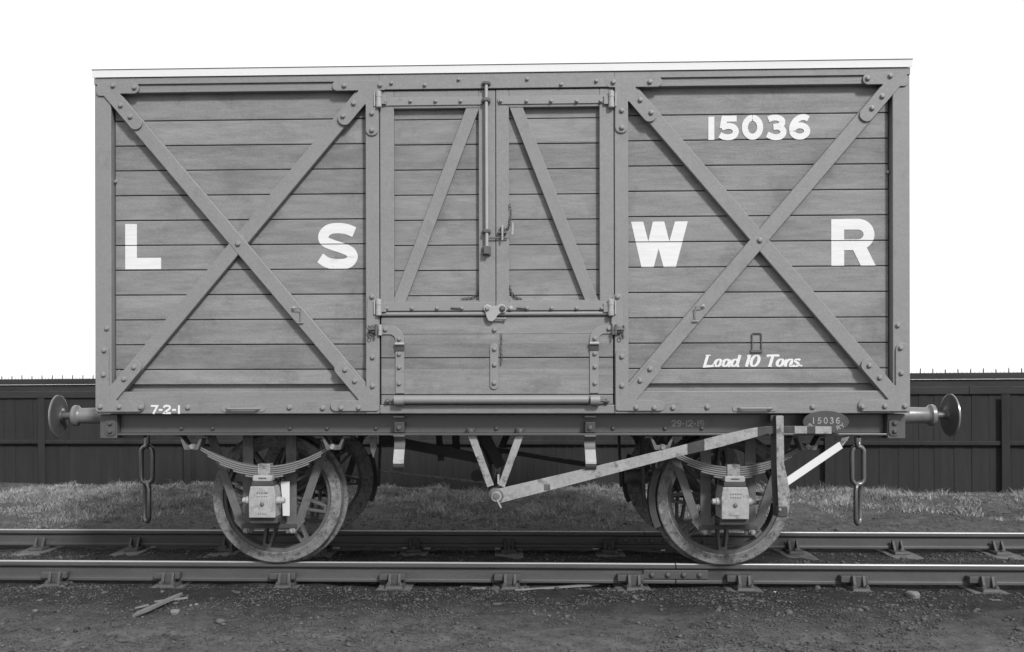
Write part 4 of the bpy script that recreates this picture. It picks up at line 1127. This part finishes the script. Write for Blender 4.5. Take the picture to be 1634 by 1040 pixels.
# guide rack: two straps with the lever between
YR = -1.325
L_ = [A(*p, YR) for p in ((1238, 663), (1250, 663), (1250.5, 690), (1251, 740), (1256, 762), (1260, 785), (1258, 822), (1243, 825), (1241, 790), (1239, 740), (1238.5, 690))]
MB().prism(fillet(L_, .008), YR-.006, YR+.004).build('guide_rack', M_RACK, brake, 0.002)
L2 = [(p[0]-.018, p[1]) for p in L_]
MB().prism(L2, YR+.060, YR+.070).build('guide_rack_back', M_UNDER, brake, 0.002)
x0, z0 = A(1249, 818, YR); m = MB(); m.box(x0-.035, x0+.030, YR-.012, YR+.075, z0-.03, z0+.045); m.build('rack_stop', M_UNDER, brake, 0.008)
m = MB(); m.lathe((x0-.022, YR-.012, z0+.022), (0, -1, 0), [(0, .011), (.008, .009), (.011, 0)], 10); m.build('rack_rivet', M_IRON, brake, smooth=True)
xa, za = A(1244, 668, YR); MB().box(xa-.02, xa+.02, YR+.004, -1.126, za-.03, za+.02).build('rack_bracket', M_UNDER, brake, 0.004)
pa = A(1253, 771, YR); pb = A(1342, 710, -1.22)
MB().bar((pa[0], YR+.010, pa[1]), (pb[0], -1.215, pb[1]), .012, .050).build('rack_stay', M_BOARD, brake, 0.002)
m = MB(); c0 = [A(1340, 711, -1.2), A(1347, 704, -1.2), A(1353, 697.5, -1.2), (A(1360, 694.5, -1.14)), A(1388, 694, -1.12)]
yy_ = [-1.205, -1.19, -1.16, -1.12, -1.10]
for (a_, ya_), (c_, yc_) in zip(list(zip(c0, yy_)), list(zip(c0, yy_))[1:]): m.bar((a_[0], ya_, a_[1]), (c_[0], yc_, c_[1]), .040, .009)
m.build('stay_foot', M_IRON, brake, 0.002)
# pusher rods, hangers and blocks
def block(wx, side, s):
    """cast block hung on the inner side of a wheel; side = +1 to the right of it"""
    R1, R2 = WR+.010, WR+.060
    an = np.linspace(-24, 24, 9) if side > 0 else np.linspace(156, 204, 9)
    P = [(wx+R1*cos(radians(a_)), WZ+R1*sin(radians(a_))) for a_ in an]+[(wx+R2*cos(radians(a_)), WZ+R2*sin(radians(a_))) for a_ in an[::-1]]
    MB().prism(P, *sorted((s*.80, s*.72))).build('brake_block', M_UNDER, brake, 0.004)
    xh = wx+side*(WR+.075)
    MB().bar((xh, s*.70, .40), (xh+side*.02, s*.70, .96), .05, .022).build('block_hanger', M_UNDER, brake, 0.003)
for s in (-1, 1):
    for q in (-1, 1):
        if s < 0 and q < 0: continue
        block(AX[q], -q, s)
def rod(p, q, y, w, d=.014, name='push_rod_or_lit_edge', m_=M_UNDER): MB().bar((p[0], y, p[1]), (q[0], y, q[1]), d, w).build(name, m_, brake, 0.002)
rod(A(606, 752, .66), A(775, 770, .66), .66, .014, m_=M_RACK); rod(A(786, 716, .66), A(1002, 752, .66), .66, .045); rod(A(790, 713, .645), A(905, 733, .645), .645, .007, m_=M_RACK)  # thin pale bars paint the lit top edges of the dark rods
rod(A(606, 700, .30), A(770, 732, .30), .30, .085)
rod(A(700, 690, .5), A(704, 735, .5), .5, .055, name='rod_hanger'); rod(A(727, 692, .5), A(729, 728, .5), .5, .065, name='rod_hanger')
rod(A(770, 690, .25), A(800, 745, .25), .25, .09, name='shaft_arm')
m = MB(); m.lathe((A(761, 758, .3)[0], .28, A(761, 758, .3)[1]), (0, -1, 0), [(0, .05), (.03, .05), (.032, 0)], 20); m.build('shaft_end', M_UNDER, brake, smooth=True)
x0, z0 = A(1010, 760, -.3)
MB().tube([(x0-.06, -.3, z0), (x0+.11, -.3, z0)], .055, 20).build('rod_sleeve', M_GUARD, brake, smooth=True)
# pointed iron tab left of the flap spring
P = [A(*p, -1.06) for p in ((590, 697), (601, 697), (601, 714), (595.5, 731), (591, 716))]
MB().prism(P, -1.066, -1.058).build('pointed_tab', M_GUARD, brake, 0.002)

# flap stops: brackets on the solebar with curved springs below
for s in (-1, 1):
    t = bpy.data.objects.new('flap_stop', None); COL.objects.link(t); t.parent = van
    xc = A(638 if s < 0 else 941, 700, -1.15)[0]
    MB().box(xc-.036, xc+.036, -1.190, -1.126, .965, 1.040).build('stop_bracket', M_UNDER, t, 0.006)
    MB().box(xc-.038, xc+.038, -1.205, -1.126, 1.070, 1.082).build('stop_plate', M_IRON, t, 0.002)
    MB().lathe((xc, -1.190, 1.00), (0, -1, 0), [(0, .016), (.012, .014), (.015, 0)], 10).build('stop_bolt', M_DKIRON, t, smooth=True)
    prof = smooth_path([(-1.195, .945), (-1.180, .935), (-1.150, .905), (-1.165, .860), (-1.215, .800), (-1.235, .768), (-1.225, .735), (-1.195, .715)], 4)
    m = MB(); rings = []
    for i, (yy, zz) in enumerate(prof):
        t_ = Vector(prof[min(i+1, len(prof)-1)])-Vector(prof[max(i-1, 0)]); t_.normalize(); nn = Vector((-t_.y, t_.x))*.005
        rings.append([m.bm.verts.new((xc+dx, yy+k*nn.x, zz+k*nn.y)) for dx, k in ((-.037, 1), (.037, 1), (.037, -1), (-.037, -1))])
    for a_, c_ in zip(rings, rings[1:]):
        for j in range(4): m.bm.faces.new((a_[j], a_[(j+1) % 4], c_[(j+1) % 4], c_[j]))
    m.bm.faces.new(rings[0][::-1]); m.bm.faces.new(rings[-1])
    m.build('stop_spring', M_DKIRON, t, smooth=True)
    m = MB(); rings = []
    for i in range(13, 22):
        yy, zz = prof[i]; t_ = Vector(prof[min(i+1, len(prof)-1)])-Vector(prof[max(i-1, 0)]); t_.normalize(); nn = Vector((-t_.y, t_.x))*.007
        if nn.x > 0: nn = -nn
        rings.append([m.bm.verts.new((xc+dx, yy+k*nn.x, zz+k*nn.y)) for dx, k in ((-.036, 1.35), (.036, 1.35), (.036, .2), (-.036, .2))])
    for a_, c_ in zip(rings, rings[1:]):
        for j in range(4): m.bm.faces.new((a_[j], a_[(j+1) % 4], c_[(j+1) % 4], c_[j]))
    m.bm.faces.new(rings[0][::-1]); m.bm.faces.new(rings[-1])
    m.build('lit_patch', M_BOX, t, smooth=True)  # pale skin paints the light on the upward-facing curve of the spring

# cast number plate on the solebar
YN = -1.2625
cx_, cz_ = A(1318, 673, YN)
el = [(cx_+.152*cos(a_), cz_+.074*sin(a_)) for a_ in np.linspace(0, 2*pi, 49)[:-1]]
plate = MB().prism(el, YN, YN+.008).build('number_plate', M_UNDER, van, 0.002)
MB().box(cx_-.10, cx_+.10, YN+.0085, -1.126, cz_-.05, cz_+.0).build('plate_packing', M_UNDER, plate)
W5 = {'1': [[(.5, 0), (.5, 1)]], '5': [[(.86, .92), (.27, .92), (.20, .52)]+smooth_path([(.50, .60), (.86, .34), (.50, .06), (.05, .16)], 4)],
      '0': [arc(.5, .5, .36, .44, 90, 450, 20)], '3': [smooth_path([(.10, .86), (.56, .95), (.78, .72), (.42, .53)], 4), smooth_path([(.42, .525), (.86, .30), (.50, .05), (.05, .16)], 4)],
      '6': [smooth_path([(.85, .88), (.50, .92), (.15, .55), (.25, .14), (.60, .06), (.86, .30), (.60, .56), (.20, .40)], 4)],
      'S': [S_], 'W': [[(0, 1), (.25, 0), (.5, .8), (.75, 0), (1, 1)]], 'R': [[(.12, 0), (.12, .94), (.6, .94), (.82, .74), (.6, .5), (.14, .5)], [(.45, .48), (.88, 0)]],
      'Y': [[(.05, 1), (.5, .5), (.95, 1)], [(.5, .5), (.5, 0)]], 'L': [[(.15, 1), (.15, .06), (.9, .06)]]}
dn = {'1': 'digit_one', '5': 'digit_five', '0': 'digit_zero', '3': 'digit_three', '6': 'digit_six'}
for i, c in enumerate('15036'):
    x0 = cx_-.096+i*.040
    stroke_obj([[(x0+u*.028, cz_-.012+v_*.042) for u, v_ in st] for st in W5[c]], dn[c], YN, .0065, plate, M_FADED)
for c, a_ in (('S', 207), ('W', 227), ('R', 313), ('Y', 333)):
    a_ = radians(a_); px0, pz0 = cx_+.120*cos(a_), cz_+.052*sin(a_); rot = atan2(.10*cos(a_), -.20*sin(a_))
    rot = math.atan(-(.052*cos(a_))/(.128*sin(a_)))
    stroke_obj([[(px0+((u-.5)*.026*cos(rot)-(v_-.5)*.026*sin(rot)), pz0+((u-.5)*.026*sin(rot)+(v_-.5)*.026*cos(rot))) for u, v_ in st] for st in W5[c]], 'letter_'+c.lower(), YN, .0055, plate, M_FADED)

# ------------------------------------------------------------------ odds and ends on the ground
def gpt(px, py, zg=-.17):
    v_ = SFW+SRT*((px-SX)/SF)+SUP*((SY-py)/SF); k = (zg-SP.z)/v_.z; p = SP+v_*k
    return Vector((p.x, p.y, float(gz(p.x, p.y))))
def splinter(a, b_, w, h, label, name='split_stick'):
    p, q = gpt(*a), gpt(*b_); n = 9; m = MB(); rings = []
    d = (q-p).normalized(); sd_ = Vector((-d.y, d.x, 0))
    for i in range(n):
        t_ = i/(n-1); c_ = p.lerp(q, t_)+Vector((0, 0, h*.5+.004)); ww = w*(0.35+1.0*min(1, 4*t_)*min(1, 5*(1-t_)+.25))*rnd.uniform(.85, 1.1)
        rings.append([m.bm.verts.new(c_-p+sd_*dx*ww/2+Vector((0, 0, dz*h/2))) for dx, dz in ((-1, -1), (1, -1), (.8, 1), (-.8, 1))])
    for a_, c_ in zip(rings, rings[1:]):
        for j in range(4): m.bm.faces.new((a_[j], a_[(j+1) % 4], c_[(j+1) % 4], c_[j]))
    m.bm.faces.new(rings[0][::-1]); m.bm.faces.new(rings[-1])
    o = m.build(name, M_STICK, None, 0.002); o.location = p; tag(o, label, 'stick'); return o
splinter((212, 990), (290, 957), .032, .018, 'long pale split stick lying slantwise on the ash at lower left')
splinter((246, 966), (300, 962), .018, .012, 'short thin splinter crossing behind the long pale stick')
splinter((215, 973), (238, 969), .016, .010, 'tiny pale chip of wood left of the long stick')
splinter((822, 949), (955, 934), .030, .012, 'long dull curved strip of wood lying in front of the near rail')
splinter((753, 944), (775, 942), .026, .010, 'small pale wood chip on the ash below the brake shaft')
def rock(px, py, r, label, mt_=M_PSTONE, flat=.65, grp=None):
    p = gpt(px, py); bm = bmesh.new(); bmesh.ops.create_icosphere(bm, subdivisions=3, radius=1)
    sd_ = rnd.random()*50
    for v_ in bm.verts:
        c_ = v_.co; n_ = sin(c_.x*2.3+sd_)*.14+sin(c_.y*3.1+sd_*2)*.12+sin(c_.z*4.3+sd_)*.10+rnd.uniform(-.02, .02)
        k_ = 1+n_; v_.co = Vector((round(c_.x*k_*3.2)/3.2*.45+c_.x*k_*.55, c_.y*k_*.8, (round(c_.z*k_*2.5)/2.5*.5+c_.z*k_*.5)*flat))*r
    me = bpy.data.meshes.new('rock'); bm.to_mesh(me); bm.free(); me.materials.append(mt_)
    o = bpy.data.objects.new('rock', me); COL.objects.link(o); o.location = p+Vector((0, 0, r*flat*.45)); o.rotation_euler = (0, 0, rnd.random()*6)
    tag(o, label, 'stone', grp)
rock(1456, 955, .050, 'angular pale-topped stone on the ash at lower right')
rock(279, 988, .034, 'rounded pale stone below the long stick at lower left')
rock(1577, 940, .052, 'pale lump of stone beside the rail chair at the right edge')
rock(305, 972, .014, 'small pale pebble right of the long stick, left one of two', grp=None)
rock(313, 970, .016, 'small pale pebble right of the long stick, right one of two', grp=None)
def scrap(px, py, r, label):
    p = gpt(px, py); m = MB(); n = 9; a = [m.bm.verts.new((r*cos(2*pi*i/n)*rnd.uniform(.6, 1.1), r*sin(2*pi*i/n)*rnd.uniform(.6, 1.1), rnd.uniform(.004, .022))) for i in range(n)]
    c_ = m.bm.verts.new((0, 0, .014)); d_ = m.bm.verts.new((0, 0, .010))
    for i in range(n): m.bm.faces.new((a[i], a[(i+1) % n], c_)); m.bm.faces.new((a[(i+1) % n], a[i], d_))
    o = m.build('scrap_of_paper', M_PAPER); o.location = p+Vector((0, 0, .004)); tag(o, label, 'litter')
scrap(1045, 875, .032, 'curled white scrap between the rails, left of the right wheel')
scrap(1058, 878, .022, 'smaller white scrap just right of the curled one between the rails')
scrap(1236, 962-9, .018, 'tiny white scrap on the ash below the right wheel')
